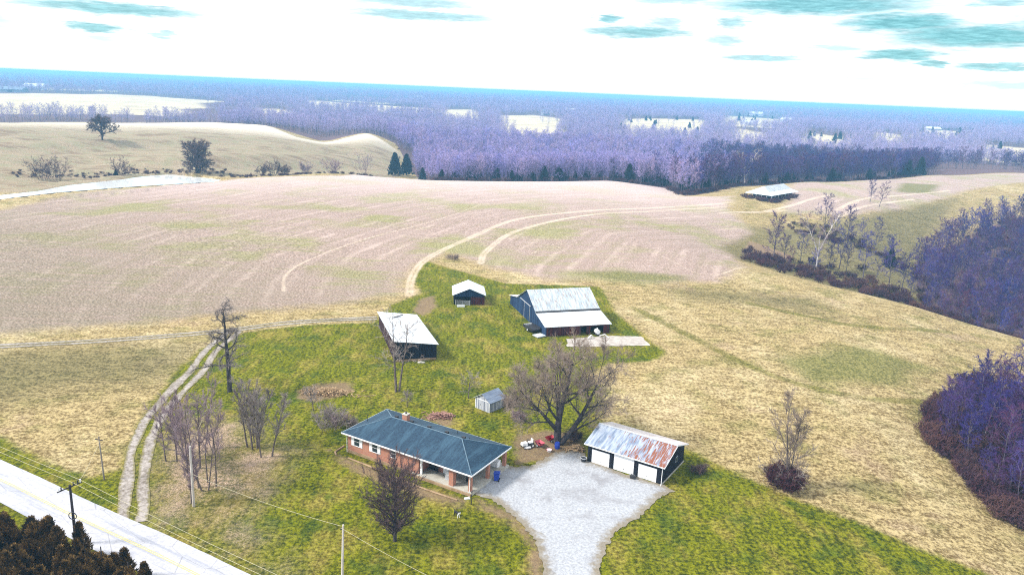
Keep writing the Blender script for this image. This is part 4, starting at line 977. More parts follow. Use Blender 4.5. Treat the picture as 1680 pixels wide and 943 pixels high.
# ------------------------------------------------------------------ building materials
def brick_mat():
    m, nt, b = new_mat('red_brick')
    o = objco(nt); s = N(nt, 'ShaderNodeSeparateXYZ', {}, {0: o})
    v = N(nt, 'ShaderNodeCombineXYZ', {}, {0: mth(nt, 'ADD', s.outputs[0], s.outputs[1]), 1: s.outputs[2]}).outputs[0]
    br = N(nt, 'ShaderNodeTexBrick', {}, {'Vector': v, 'Color1': (.50, .15, .07, 1), 'Color2': (.34, .095, .05, 1), 'Mortar': (.36, .29, .24, 1), 'Scale': 1., 'Mortar Size': .012, 'Brick Width': .22, 'Row Height': .075})
    f = noise(nt, o, .9, 4)
    nt.links.new(mix(nt, ramp(nt, f, .45, .7, 0, .35), br.outputs[0], (.42, .24, .16)), b.inputs['Base Color']); b.inputs['Roughness'].default_value = .9; b.inputs['Specular IOR Level'].default_value = .2
    return m
def shingle_mat():
    m, nt, b = new_mat('slate_blue_shingles')
    o = objco(nt)
    f = noise(nt, o, 3.5, 6, .8); st = noise(nt, mapv(nt, o, (1.1, .16, .3)), 1.1, 5, .65)
    c = mix(nt, ramp(nt, f, .3, .7), (.004, .018, .042), (.018, .054, .092))
    c = mix(nt, ramp(nt, st, .44, .68, 0, .4), c, (.055, .125, .185))
    nt.links.new(c, b.inputs['Base Color']); b.inputs['Roughness'].default_value = .6; b.inputs['Specular IOR Level'].default_value = .3
    w = N(nt, 'ShaderNodeTexWave', {'wave_type': 'BANDS', 'bands_direction': 'Y'}, {'Vector': o, 'Scale': 1.6, 'Distortion': .6, 'Detail': 2., 'Detail Scale': 3.}).outputs[1]
    bump(nt, b, mth(nt, 'ADD', w, mth(nt, 'MULTIPLY', f, .6)), .3, .02)
    return m
def solid(name, c, rough=.6, spec=.4, metal=0.):
    return simple(name, c, tuple(x * .82 for x in c), 2., rough, spec, metal=metal)
M_brick, M_shing = brick_mat(), shingle_mat()
M_white = simple('white_paint', (.86, .87, .88), (.78, .79, .81), 1.2, .5, .4)
M_glass = solid('dark_window_glass', (.02, .035, .045), .08, .6)
M_conc = simple('pale_concrete', (.50, .48, .42), (.36, .34, .29), .8, .9)
M_tan = simple('tan_foundation', (.36, .25, .15), (.24, .16, .09), 1.2, .9)
M_black = boards('black_board_siding', (.006, .007, .012), (.016, .018, .028), .25)
M_barnsky = boards('black_boards_sky_tint', (.008, .020, .055), (.024, .055, .12), .24)  # black siding with the blue sky reflection painted into its colour
M_barnred = boards('faded_red_boards', (.10, .022, .018), (.035, .015, .02), .26)
M_weath = boards('weathered_grey_boards', (.16, .18, .24), (.50, .52, .56), .16)
M_darkm = solid('dark_metal', (.03, .03, .035), .5)
M_steel = solid('galvanised_steel', (.5, .52, .55), .45)
M_blue = solid('blue_plastic', (.02, .06, .42), .45)
M_red = solid('red_paint', (.42, .03, .05), .5)
M_pink = solid('faded_red_plastic', (.55, .10, .14), .6)
M_rubber = solid('black_rubber', (.02, .02, .02), .8)
M_wood = simple('split_firewood', (.52, .38, .22), (.28, .17, .09), 2.5, .9)
M_post = simple('weathered_pole', (.30, .26, .22), (.18, .15, .13), 1.5, .9, stretch=(1, 1, .2))
M_postlt = simple('bleached_pole', (.58, .53, .48), (.40, .36, .32), 1.5, .9, stretch=(1, 1, .2))
M_postdk = simple('creosoted_pole', (.05, .042, .045), (.025, .02, .024), 1.5, .9, stretch=(1, 1, .2))
M_wire = solid('weathered_wire', (.52, .47, .32), .5)

# ------------------------------------------------------------------ brick house
EZ = 3.05
a, b_ = gp(560, 708.5, EZ), gp(773.8, 780, EZ)
RZ = math.atan2(b_[1] - a[1], b_[0] - a[0]); LX = math.hypot(*(b_ - a)[:2]); LY = 9.85
house = empty('ranch_house', (a[0], a[1], 0), RZ, 'long red brick ranch house with blue slate hipped roof and open porch', 'house')
w = MB()
w.box(.62, 13.0, .58, LY - .6, -.3, EZ - .12).box(13.0, 16.7, 2.7, LY - .6, -.3, EZ - .12)
w.build('wall', M_brick, house)
MB().box(.56, 12.0, .50, .62, -.4, .42).build('foundation', M_tan, house)
MB().box(12.02, LX - .12, .3, 2.68, -.3, .40).box(16.72, LX - .12, 2.7, LY - .2, -.3, .36).build('porch_slab', M_conc, house)
MB().box(12.0, LX - .2, .06, .28, -.4, .30).build('porch_kerb', M_tan, house)
# hipped roof with a real thickness
rx0, rx1, ry, rzz = 4.95, LX - 4.85, LY / 2, EZ + 1.78
C = [(0, 0, EZ), (LX, 0, EZ), (LX, LY, EZ), (0, LY, EZ), (rx0, ry, rzz), (rx1, ry, rzz)]
rf = MB()
rf.add(C + [(x, y, z - .16) for x, y, z in C[:4]], [(0, 1, 5, 4), (1, 2, 5), (2, 3, 4, 5), (3, 0, 4), (9, 8, 7, 6)])
roof = rf.build('roof', M_shing, house)
fa = MB()
fa.box(-.03, LX + .03, -.04, 0, EZ - .2, EZ - .01).box(-.03, LX + .03, LY, LY + .04, EZ - .2, EZ - .01).box(-.04, -.0, .0, LY, EZ - .2, EZ - .01).box(LX, LX + .04, 0, LY, EZ - .2, EZ - .01)
fa.build('fascia', M_white, roof)
M_cap = simple('pale_hip_shingles', (.13, .20, .26), (.08, .13, .17), 3., .6)
cp = MB()
for p, q in ((C[0], C[4]), (C[1], C[5]), (C[2], C[5]), (C[3], C[4]), (C[4], C[5])): cp.tube(np.array(p) + (0, 0, .0), np.array(q) + (0, 0, .0), .07, .07, 6)
cp.build('ridge_cap', M_cap, roof)
for x in (5.45, 8.15, 11.15, 14.1, 16.85): MB().box(x - .24, x + .24, ry + .25, ry + .62, rzz - .16, rzz + .13).build('roof_vent', M_darkm, roof)
ch = MB().box(6.5, 7.3, ry + .35, ry + 1.1, rzz - .4, rzz + .68).build('chimney', M_brick, roof)
MB().box(6.45, 7.35, ry + .30, ry + 1.15, rzz + .681, rzz + .76).build('chimney_cap', M_conc, ch)
MB().tube((6.9, ry + .72, rzz + .76), (6.9, ry + .72, rzz + .98), .12, .12, 8).build('flue', M_darkm, ch)
MB().tube((1.2, 4.1, EZ + .2), (1.2, 4.1, EZ + 1.5), .035, .035, 6).build('service_mast', M_darkm, roof)
for x, y in ((14.5, 7.4), (17.0, 6.6)): MB().tube((x, y, EZ + .6), (x, y, EZ + 1.35), .05, .05, 6).build('vent_pipe', M_darkm, roof)
def window(parent, x0, x1, z0, z1, y, sh=0., panes=((0, 1),), t=.07):
    f = MB().box(x0 - t, x1 + t, y - .06, y + .02, z1, z1 + t).box(x0 - t, x1 + t, y - .09, y + .02, z0 - t, z0)
    f.box(x0 - t, x0, y - .06, y + .02, z0, z1).box(x1, x1 + t, y - .06, y + .02, z0, z1)
    for p in panes[1:]: xx = x0 + (x1 - x0) * p[0]; f.box(xx - .06, xx + .06, y - .06, y + .02, z0, z1)
    f.box(x0, x1, y - .045, y + .02, (z0 + z1) / 2 - .025, (z0 + z1) / 2 + .025)
    W = f.build('window', M_white, parent)
    MB().box(x0, x1, y - .02, y + .01, z0, z1).build('pane', M_glass, W)
    if sh:
        for k in (-1, 1):
            xa = x0 - t - sh if k < 0 else x1 + t; s = MB().box(xa + .01, xa + sh - .01, y - .05, y - .01, z0 - .1, z1 + .08)
            for i in range(10): s.box(xa + .06, xa + sh - .06, y - .065, y - .05, z0 + i * (z1 - z0) / 10, z0 + (i + .6) * (z1 - z0) / 10)
            s.build('shutter', M_white, W)
window(house, 1.86, 2.8, 1.38, 2.62, .58, .46)
window(house, 5.1, 6.0, 1.38, 2.62, .58, .46)
window(house, 8.3, 9.1, 1.5, 2.62, .58, .0)
wf = 2.7
window(house, 11.75 + 1.5, 14.9, 1.55, 2.55, wf, .0, ((0, 1), (1 / 3, 1), (2 / 3, 1)))
d = MB().box(15.5, 16.4, wf - .05, wf + .02, .40, 2.5).build('door', M_white, house)
MB().box(15.62, 16.28, wf - .07, wf - .05, 1.4, 2.35).build('pane', M_glass, d); MB().tube((16.3, wf - .12, 1.4), (16.3, wf - .05, 1.4), .03, .03, 6).build('handle', M_steel, d)
d = MB().box(16.7, 16.75, 4.6, 5.5, .36, 2.4).build('door', M_white, house); MB().box(16.75, 16.77, 4.75, 5.35, 1.4, 2.25).build('pane', M_glass, d)
for x, y, wd in ((18.3, .75, .34), (LX - .62, .75, .2), (LX - .62, 4.9, .22), (LX - .62, LY - .7, .22), (13.3, .8, .12)):
    p = MB().box(x - wd, x + wd, y - wd, y + wd, .36, EZ - .17).build('porch_pillar', M_brick if wd > .15 else M_white, house)
    MB().box(x - wd - .05, x + wd + .05, y - wd - .05, y + wd + .05, EZ - .3, EZ - .172).build('pillar_cap', M_conc, p)
dp = MB().path([(LX - .1, .12, EZ - .2), (LX - .55, .48, EZ - .55), (LX - .55, .48, .1), (LX - .3, .0, .0)], .05, 6)
dp.path([(.2, .12, EZ - .2), (.55, .5, EZ - .5), (.55, .5, 0)], .045, 6); dp.build('downspout', M_white, house)
MB().box(16.9, LX - .2, 2.9, 3.0, EZ - .35, EZ - .17).box(16.9, 17.0, .3, LY - .3, EZ - .34, EZ - .17).build('carport_beam', M_white, house)
HM = house.matrix_basis.copy(); HM = Matrix.Translation(house.location) @ Matrix.Rotation(RZ, 4, 'Z')
def hl(x, y, z=0.): return HM @ Vector((x, y, z))
def at_house(name, x, y, z, rz, label, cat, group=None): return empty(name, hl(x, y, z), RZ + rz, label, cat, group)
# things round the house
t = at_house('covered_grill', 17.2, 1.7, .40, .2, 'rounded pale grey covered grill on the front porch', 'grill')
MB().box(-.5, .5, -.3, .3, 0, .75).build('base', M_steel, t); MB().ball((0, 0, .78), .58, .38, .42, 14, 8).build('lid', M_white, t, True)
t = at_house('porch_bench', 14.2, 2.1, .40, 0, 'dark wooden bench against the brick wall under the wide porch window', 'bench')
MB().box(-.75, .75, -.25, .25, .38, .44).build('seat', M_darkm, t); MB().box(-.75, .75, .21, .27, .46, .9).build('backrest', M_darkm, t)
for x in (-.68, .68):
    for y in (-.2, .2): MB().box(x - .04, x + .04, y - .04, y + .04, 0, .378).build('leg', M_darkm, t)
t = at_house('porch_chair', 19.8, 2.2, .40, .5, 'dark chair in the shade of the carport behind the front corner pillar', 'chair')
MB().box(-.3, .3, -.3, .3, .38, .45).build('seat', M_darkm, t); MB().box(-.3, .3, .25, .31, .46, 1.).build('backrest', M_darkm, t)
for x in (-.26, .26):
    for y in (-.26, .26): MB().box(x - .03, x + .03, y - .03, y + .03, 0, .378).build('leg', M_darkm, t)
t = at_house('chest_freezer', 19.8, 8.3, .36, 0, 'long white chest freezer under the rear edge of the carport', 'freezer')
MB().box(-.95, .95, -.4, .4, .04, .82).build('body', M_white, t); MB().box(-.97, .97, -.42, .42, .83, .92).build('lid', M_white, t)
t = at_house('wheeled_bin', LX + .45, 5.5, .07, -1.2, 'blue wheeled rubbish bin standing on gravel by the carport pillar', 'bin')
bb = MB(); bb.add([(-.26, -.3, .08), (.26, -.3, .08), (.26, .26, .08), (-.26, .26, .08), (-.33, -.4, 1.1), (.33, -.4, 1.1), (.33, .36, 1.1), (-.33, .36, 1.1)], [(3, 2, 1, 0), (4, 5, 6, 7), (0, 1, 5, 4), (1, 2, 6, 5), (2, 3, 7, 6), (3, 0, 4, 7)])
bb.build('body', M_blue, t); MB().slab([(-.36, -.44, 1.16), (.36, -.44, 1.16), (.36, .4, 1.24), (-.36, .4, 1.24)], .08).build('lid', M_blue, t)
for x in (-.34, .34): MB().tube((x - .04, .3, .13), (x + .04, .3, .13), .13, .13, 12).build('wheel', M_rubber, t)
MB().tube((-.25, .46, 1.05), (.25, .46, 1.05), .03, .03, 6).build('handle', M_blue, t)
t = at_house('yard_post', LX + 1.0, -1.4, 0, 0, 'thin dark post at the front corner of the porch beside the gravel', 'post')
MB().tube((0, 0, -.2), (0, 0, 1.7), .05, .05, 8).build('pole', M_darkm, t); MB().ball((0, 0, 1.78), .11, .11, .13).build('lamp_head', M_darkm, t)
t = at_house('splash_block', LX - .2, -.5, .02, -.7, 'white concrete splash block under the porch downspout', 'block')
MB().box(-.2, .2, -.4, .3, 0, .06).box(-.2, -.14, -.4, .3, .061, .12).box(.14, .2, -.4, .3, .061, .12).build('trough', M_white, t)
t = tag(MB().path([hl(x, y, .1) for x, y in ((.1, -1.2), (-.7, -.6), (-.9, 1.5))], .13, 6).path([hl(x, y, .08) for x, y in ((2, -.9), (7, -1.1), (11.5, -1.5), (16, -1.7), (LX - 1, -1.6))], .12, 6).build('bed_edging', M_tan), 'low timber edging round the bare flower bed along the front of the brick house', 'edging')
def rubble(name, g, n, sx, sy, sz, mats, label, cat, seed, long=1.):
    R = random.Random(seed); m_ = MB()
    for i in range(n):
        x, y = R.gauss(0, sx * .4), R.gauss(0, sy * .4); z = max(.05, sz * (1 - (x / sx)**2 - (y / sy)**2) * R.random())
        a_ = R.random() * 6.28; l = R.uniform(.3, .9) * long
        dx, dy, dz = math.cos(a_) * l, math.sin(a_) * l, R.uniform(-.1, .35) * l
        m_.tube((x - dx, y - dy, max(z - dz, .03)), (x + dx, y + dy, z + dz), R.uniform(.03, .09), R.uniform(.02, .06), 5)
    o = m_.build(name, mats); o.location = tuple(g); return tag(o, label, cat)
rubble('brush_pile', gpt(538, 645), 260, 5.0, 1.8, .9, M_wood, 'long tan heap of cut brush on the lawn beside the small dark trunked tree', 'brush pile', 5, 1.2)
rubble('brush_pile', gpt(718, 690) + np.array([.3, 1.5, 0]), 170, 2.6, 1.5, .7, simple('reddish_debris', (.42, .24, .19), (.2, .1, .08), 2.), 'reddish heap of branches on the grass just behind the house roof', 'brush pile', 6, .8)

# ------------------------------------------------------------------ garage
a, b_ = gp(958.7, 726.8, 2.75), gp(1090.6, 767.3, 2.75)
GZ = math.atan2(b_[1] - a[1], b_[0] - a[0]); GX = math.hypot(*(b_ - a)[:2]); GY = 9.0
gar = empty('garage', (a[0], a[1], 0), GZ, 'black three door garage with rusty metal roof beside the gravel yard', 'garage')
x1 = GX - .4; gm = GY / 2; gpk = 4.25
doors = ((1.05, 3.8, .06, 2.1), (4.42, 7.45, .06, 2.5), (8.05, 10.75, .06, 2.08))
fw = MB(); xs = .45
for dx0, dx1, dz0, dz1 in doors:
    fw.box(xs, dx0, .35, .55, -.5, 2.6); fw.box(dx0, dx1, .35, .55, dz1, 2.6); xs = dx1
fw.box(xs, x1, .35, .55, -.5, 2.6)
fw.add([(.45, .552, -1.2), (.45, GY - .4, -1.2), (.45, GY - .4, 2.6), (.45, gm, gpk - .12), (.45, .552, 2.6)], [(0, 1, 2, 3, 4)])
fw.add([(x1, .552, -1.2), (x1, GY - .4, -1.2), (x1, GY - .4, 2.6), (x1, gm, gpk - .12), (x1, .552, 2.6)], [(4, 3, 2, 1, 0)])
fw.box(.45, x1, GY - .55, GY - .4, -1.2, 2.6)
fw.build('wall', M_black, gar)
for dx0, dx1, dz0, dz1 in doors:
    dm = MB().box(dx0 + .01, dx1 - .01, .42, .47, dz0, dz1 - .01)
    dm_o = dm.build('garage_door', M_white, gar)
    pm = MB(); n = 4
    for i in range(n):
        z0 = dz0 + (dz1 - dz0) * i / n
        for k in range(4):
            xa = dx0 + (dx1 - dx0) * k / 4; pm.box(xa + .09, xa + (dx1 - dx0) / 4 - .09, .405, .419, z0 + .08, z0 + (dz1 - dz0) / n - .08)
    pm.build('door_panel', M_white, dm_o)
    MB().box((dx0 + dx1) / 2 - .08, (dx0 + dx1) / 2 + .08, .37, .404, .5, .56).build('handle', M_darkm, dm_o)
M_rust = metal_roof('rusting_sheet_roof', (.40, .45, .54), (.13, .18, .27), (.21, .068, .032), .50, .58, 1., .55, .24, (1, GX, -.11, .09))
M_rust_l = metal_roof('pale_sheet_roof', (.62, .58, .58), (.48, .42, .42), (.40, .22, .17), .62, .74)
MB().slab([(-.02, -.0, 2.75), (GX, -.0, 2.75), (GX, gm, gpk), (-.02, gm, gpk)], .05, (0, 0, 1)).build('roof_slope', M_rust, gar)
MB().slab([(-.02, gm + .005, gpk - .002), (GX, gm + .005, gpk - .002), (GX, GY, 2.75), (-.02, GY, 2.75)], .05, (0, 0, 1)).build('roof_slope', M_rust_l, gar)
MB().prism([(gm - .22, gpk - .04), (gm, gpk + .05), (gm + .22, gpk - .04), (gm, gpk + .02)], -.03, GX + .01).build('ridge_cap', M_steel, gar)
tr = MB().box(-.03, GX + .01, -.05, -.004, 2.6, 2.74); tr.build('fascia', M_white, gar)
rk = MB()
for (y0, z0, y1_, z1_) in ((-.03, 2.58, gm, gpk - .16), (GY + .03, 2.58, gm, gpk - .16)):
    rk.slab([(GX + .003, y0, z0), (GX + .045, y0, z0), (GX + .045, y1_, z1_), (GX + .003, y1_, z1_)], -.14, (0, 0, 1))
rk.build('rake_board', M_white, gar)
MB().path([(x1 + .02, .30, 2.6), (x1 + .02, .30, .1), (x1 + .1, -.1, .04)], .045, 6).build('downspout', M_white, gar)
MB().box(x1 - .1, x1 + .12, .3, GY - .3, -1.2, .12).build('foundation', M_conc, gar)
W = MB().box(x1 + .002, x1 + .04, 5.2, 6.0, 1.2, 2.0).build('window', M_weath, gar); MB().box(x1 + .04, x1 + .05, 5.28, 5.92, 1.28, 1.92).build('pane', M_glass, W)
GM = Matrix.Translation(gar.location) @ Matrix.Rotation(GZ, 4, 'Z')
def at_gar(name, x, y, z, rz, label, cat): return empty(name, GM @ Vector((x, y, z)), GZ + rz, label, cat)
t = at_gar('planter_tub', .1, -.1, .06, 0, 'dark round tub on the gravel at the left corner of the garage', 'tub')
MB().tube((0, 0, 0), (0, 0, .55), .3, .42, 12).build('body', M_darkm, t); MB().torus((0, 0, .55), .42, .04, 'z').build('rim', M_steel, t)
t = at_gar('toolbox', 7.75, -.35, .06, .1, 'black box on the gravel between the middle and right garage doors', 'box')
MB().box(-.35, .35, -.25, .25, 0, .35).build('body', M_darkm, t); MB().box(-.37, .37, -.27, .27, .352, .44).build('lid', M_darkm, t); MB().path([(-.15, 0, .44), (-.12, 0, .54), (.12, 0, .54), (.15, 0, .44)], .02, 6).build('handle', M_steel, t)

# ------------------------------------------------------------------ things under the maple
def wheel(parent, x, y, r, wd, n='wheel'):
    w_ = MB().torus((x, y, r), r * .72, r * .28, 'x', 14, 6); o = w_.build(n, M_rubber, parent)
    MB().tube((x - wd / 2, y, r), (x + wd / 2, y, r), r * .5, r * .5, 10).build('rim', M_white, o)
t = empty('riding_mower', gpt(865, 733), 2.1, 'white and black riding mower parked on grass behind the right end of the house', 'mower')
MB().box(-.35, .35, -.95, .1, .35, .62).build('body', M_darkm, t)
MB().box(-.3, .3, .12, .95, .4, .85).ball((0, .9, .62), .3, .2, .22, 10, 6).build('hood', M_white, t)
s = MB().box(-.28, .28, -.75, -.25, .63, .74).box(-.28, .28, -.82, -.74, .64, 1.2).build('seat', M_white, t)
for x, y, r in ((-.5, -.6, .34), (.5, -.6, .34), (-.42, .65, .24), (.42, .65, .24)): wheel(t, x, y, r, .24)
MB().tube((0, .15, .8), (0, -.05, 1.12), .03, .03, 6).torus((0, -.08, 1.14), .2, .025, 'z').build('steering_wheel', M_darkm, t)
MB().box(-.75, .75, -.2, .5, .15, .3).build('mower_deck', M_white, t)
for k, (px, py, rz, mt, lab) in enumerate(((885, 732, .6, M_pink, 'small red handcart on the bare ground left of the huge forked tree'), (902, 724, 2.2, M_red, 'red and white handcart tipped close to the huge forked trunk'))):
    t = empty('handcart', gpt(px, py), rz, lab, 'cart')
    tb = MB(); tb.add([(-.32, -.5, .35), (.32, -.5, .35), (.32, .4, .35), (-.32, .4, .35), (-.48, -.7, .75), (.48, -.7, .75), (.48, .65, .75), (-.48, .65, .75)], [(3, 2, 1, 0), (0, 1, 5, 4), (1, 2, 6, 5), (2, 3, 7, 6), (3, 0, 4, 7), (0, 3, 2, 1)])
    tb.build('tub', mt, t); wheel(t, -.4, .0, .22, .1); wheel(t, .4, .0, .22, .1)
    for x in (-.25, .25): MB().tube((x, -.6, .4), (x, -1.4, .75), .025, .025, 6).build('handle', M_white if k else M_darkm, t)
t = empty('barrel', gpt(914, 735), 0, 'blue plastic barrel at the foot of the huge forked trunk', 'barrel')
MB().tube((0, 0, 0), (0, 0, .3), .34, .4, 14).tube((0, 0, .3), (0, 0, .62), .4, .4, 14).tube((0, 0, .62), (0, 0, .9), .4, .33, 14).build('body', M_blue, t); MB().torus((0, 0, .9), .31, .035, 'z').build('rim', M_blue, t)
t = empty('feed_tub', gpt(901, 740), .4, 'low white tub with a red rim in front of the red carts', 'tub')
MB().tube((0, 0, 0), (0, 0, .3), .3, .42, 12).build('body', M_white, t); MB().torus((0, 0, .3), .42, .035, 'z').build('rim', M_red, t)
R = random.Random(3); fwd = gpt(945, 738)
lg = MB()
for i in range(46):
    x, y = R.gauss(0, .75), R.gauss(0, .4); z = .08 + max(0, .75 - abs(x) * .5 - abs(y) * .6) * R.random(); a_ = R.gauss(.4, .5); l = R.uniform(.3, .6)
    lg.tube((x - l * math.cos(a_), y - l * math.sin(a_), z), (x + l * math.cos(a_), y + l * math.sin(a_), z + R.uniform(-.05, .2)), .09, .08, 7)
o = lg.build('firewood_heap', M_wood); o.location = tuple(fwd); tag(o, 'heap of split tan firewood right of the huge forked trunk', 'firewood')
# a dog on the front lawn
def skin_body(name, verts, edges, radii, mat, parent):
    me = bpy.data.meshes.new(name); me.from_pydata(verts, edges, []); me.update()
    o = bpy.data.objects.new(name, me); link(o, parent)
    md = o.modifiers.new('s', 'SKIN'); 
    for i, r in enumerate(radii): me.skin_vertices[0].data[i].radius = (r, r)
    me.skin_vertices[0].data[0].use_root = True
    o.modifiers.new('u', 'SUBSURF').levels = 1; me.materials.append(mat)
    dg = bpy.context.evaluated_depsgraph_get(); dg.update()
    m2 = bpy.data.meshes.new_from_object(o.evaluated_get(dg)); o.modifiers.clear(); o.data = m2
    return o
mdog, nt, b = new_mat('black_and_white_coat')
zz = N(nt, 'ShaderNodeSeparateXYZ', {}, {0: objco(nt)}).outputs
nt.links.new(mix(nt, ramp(nt, mth(nt, 'ADD', mth(nt, 'SUBTRACT', zz[0], mth(nt, 'MULTIPLY', zz[2], .9)), mth(nt, 'MULTIPLY', noise(nt, objco(nt), 4.), .5)), .02, .1), (.012, .012, .014), (.75, .74, .72)), b.inputs['Base Color']); b.inputs['Roughness'].default_value = .9
g = gpt(750, 848)
dog = empty('dog', g, -.9, 'black and white dog standing on the lawn in front of the porch', 'dog'); dog.scale = (1.35,) * 3
V = [(-.28, 0, .46), (-.05, 0, .45), (.2, 0, .47), (.33, 0, .58), (.40, 0, .68), (.52, 0, .65),
     (-.30, .09, .36), (-.25, .1, .25), (-.36, .1, .16), (-.32, .1, .02), (-.30, -.09, .36), (-.25, -.1, .25), (-.36, -.1, .16), (-.32, -.1, .02),
     (.22, .08, .36), (.20, .09, .2), (.22, .09, .02), (.22, -.08, .36), (.20, -.09, .2), (.22, -.09, .02), (-.4, 0, .5), (-.55, 0, .6), (-.62, 0, .7)]
E_ = [(0, 1), (1, 2), (2, 3), (3, 4), (4, 5), (0, 6), (6, 7), (7, 8), (8, 9), (0, 10), (10, 11), (11, 12), (12, 13), (2, 14), (14, 15), (15, 16), (2, 17), (17, 18), (18, 19), (0, 20), (20, 21), (21, 22)]
skin_body('body', V, E_, [.11, .10, .13, .085, .085, .045, .075, .05, .03, .03, .075, .05, .03, .03, .06, .035, .03, .06, .035, .03, .035, .03, .02], mdog, dog)
for y in (-.055, .055): MB().add([(.34, y - .03, .74), (.41, y - .03, .74), (.41, y + .03, .74), (.34, y + .03, .74), (.36, y * 1.3, .86)], [(0, 1, 4), (1, 2, 4), (2, 3, 4), (3, 0, 4), (3, 2, 1, 0)]).build('ear', mdog, dog)

# ------------------------------------------------------------------ farm buildings
def sheet(parent, name, Q, mat, t=.06): return MB().slab(Q, t).build(name, mat, parent)
BZ = math.radians(17.7)
barn = empty('big_barn', (7.5, 153.4, 0), BZ, 'large dark barn with pale metal roof and long lean-tos behind the forked tree', 'barn')
BW, BD = 14.7, 25.6
prof = [(.0, -.3), (.0, 2.1), (6.3, 3.4), (BD / 2, 6.75), (BD - 6.3, 3.4), (BD, 2.1), (BD, -.3)]
def gable_wall(parent, name, x, prof, mat, t=.15):
    return MB().prism(prof, x, x + t).build(name, mat, parent)
gable_wall(barn, 'gable_wall', 0, prof, M_barnsky); gable_wall(barn, 'gable_wall', BW - .15, prof, M_black)
fr = MB(); fr.box(.152, 8.0, 0, .12, -.3, 2.1); fr.box(9.3, 10.2, 0, .12, -.3, 2.1); fr.box(13.2, BW - .152, 0, .12, -.3, 2.1); fr.box(8.0, 13.2, 0, .12, 1.75, 2.1)
fr.build('front_wall', M_barnred, barn)
MB().box(.152, BW - .152, BD - .12, BD, -.3, 2.1).build('rear_wall', M_black, barn)
MB().box(.16, BW - .16, 6.3, 6.45, 0, 3.3).build('inner_wall', M_black, barn)
M_roofA = metal_roof('streaked_pale_roof', (.54, .58, .60), (.27, .33, .37), (.28, .19, .16), .52, .64, 1., .5, .6)
M_roofB = metal_roof('bright_sheet_roof', (.72, .75, .78), (.45, .50, .55), (.38, .35, .35), .58, .72, 1., .4, .6)
e = .3
s1 = sheet(barn, 'main_roof', [(-e, 6.1, 3.50), (BW + e, 6.1, 3.50), (BW + e, BD / 2, 6.92), (-e, BD / 2, 6.92)], M_roofA)
s2 = sheet(barn, 'main_roof', [(-e, BD / 2 + .004, 6.918), (BW + e, BD / 2 + .004, 6.918), (BW + e, BD - 6.1, 3.50), (-e, BD - 6.1, 3.50)], M_roofA)
sheet(barn, 'leanto_roof', [(-e, -.35, 2.14), (BW + e, -.35, 2.14), (BW + e, 6.25, 3.46), (-e, 6.25, 3.46)], M_roofB)
sheet(barn, 'leanto_roof', [(-e, BD - 6.25, 3.46), (BW + e, BD - 6.25, 3.46), (BW + e, BD + .35, 2.14), (-e, BD + .35, 2.14)], M_roofB)
MB().prism([(5.92, 3.43), (6.3, 3.46), (6.3, 3.74), (5.92, 3.52)], -.28, BW + .28).build('roof_flashing', M_darkm, s1)
dr = MB().box(-.1, -.004, 10.6, 14.6, -.1, 3.6).build('sliding_door', M_barnsky, barn)
MB().box(-.14, -.02, 10.2, 17.6, 3.65, 3.78).box(-.13, -.101, 10.6, 10.72, 0, 3.6).box(-.13, -.101, 14.48, 14.6, 0, 3.6).build('door_track', M_steel, dr)
BM = Matrix.Translation(barn.location) @ Matrix.Rotation(BZ, 4, 'Z')
def at_barn(name, x, y, z, rz, label, cat): return empty(name, BM @ Vector((x, y, z)), BZ + rz, label, cat)
t = at_barn('farm_trailer', -1.7, 4.2, .05, .2, 'dark flat trailer with a white rim parked against the left wall of the big barn', 'trailer')
MB().box(-1.1, 1.1, -1.9, 1.9, .55, .8).build('bed', M_darkm, t); MB().box(-1.12, -1.0, -1.9, 1.9, .801, 1.2).box(1.0, 1.12, -1.9, 1.9, .801, 1.2).build('side_board', M_darkm, t); MB().box(-1.0, 1.0, 1.75, 1.85, .801, 1.15).build('end_board', M_white, t)
for x in (-1.0, 1.0): wheel(t, x, 0, .36, .22)
t = at_barn('tin_sheets', -1.3, .3, .05, .35, 'white stack of metal sheets at the near left corner of the big barn', 'metal sheets')
for i, (dx, dz) in enumerate(((0, .0), (.12, .07), (-.08, .14))): MB().slab([(-1.1 + dx, -.9, .12 + dz), (1.1 + dx, -.9, .12 + dz), (1.1 + dx, .9, .16 + dz), (-1.1 + dx, .9, .16 + dz)], .05).build('metal_sheet', M_roofB, t)
t = at_barn('farm_tank', 11.4, -.9, .07, 0, 'white tank on a dark frame in front of the open bay of the big barn', 'tank')
MB().tube((0, -.6, .75), (0, .6, .75), .5, .5, 14).ball((0, 0, 1.3), .2, .2, .2).build('tank_body', M_white, t); MB().box(-.5, .5, -.7, .7, .14, .26).build('frame', M_darkm, t)
for y in (-.5, .5):
    for x in (-.4, .4): MB().box(x - .05, x + .05, y - .05, y + .05, .0, .5).build('leg', M_darkm, t)
for k, (x, y, rz, lab) in enumerate(((9.1, -3.0, .5, 'white bent metal implement lying on the barnyard slab, left one of two'), (12.2, -2.9, -.6, 'white fork shaped implement lying on the barnyard slab, nearest the empty part'))):
    t = at_barn('farm_implement', x, y, .08, rz, lab, 'implement')
    MB().slab([(-1., -.14, .3), (.1, -.14, .75), (.1, .14, .75), (-1., .14, .3)], .12).build('boom', M_white, t)
    MB().slab([(.1, -.14, .75), (1., -.14, .12), (1., .14, .12), (.1, .14, .75)], .1).build('arm', M_white, t)
    MB().tube((-.9, 0, .0), (-.9, 0, .3), .1, .1, 8).tube((.05, -.5, .1), (.05, .5, .1), .07, .07, 8).build('frame', M_steel, t)
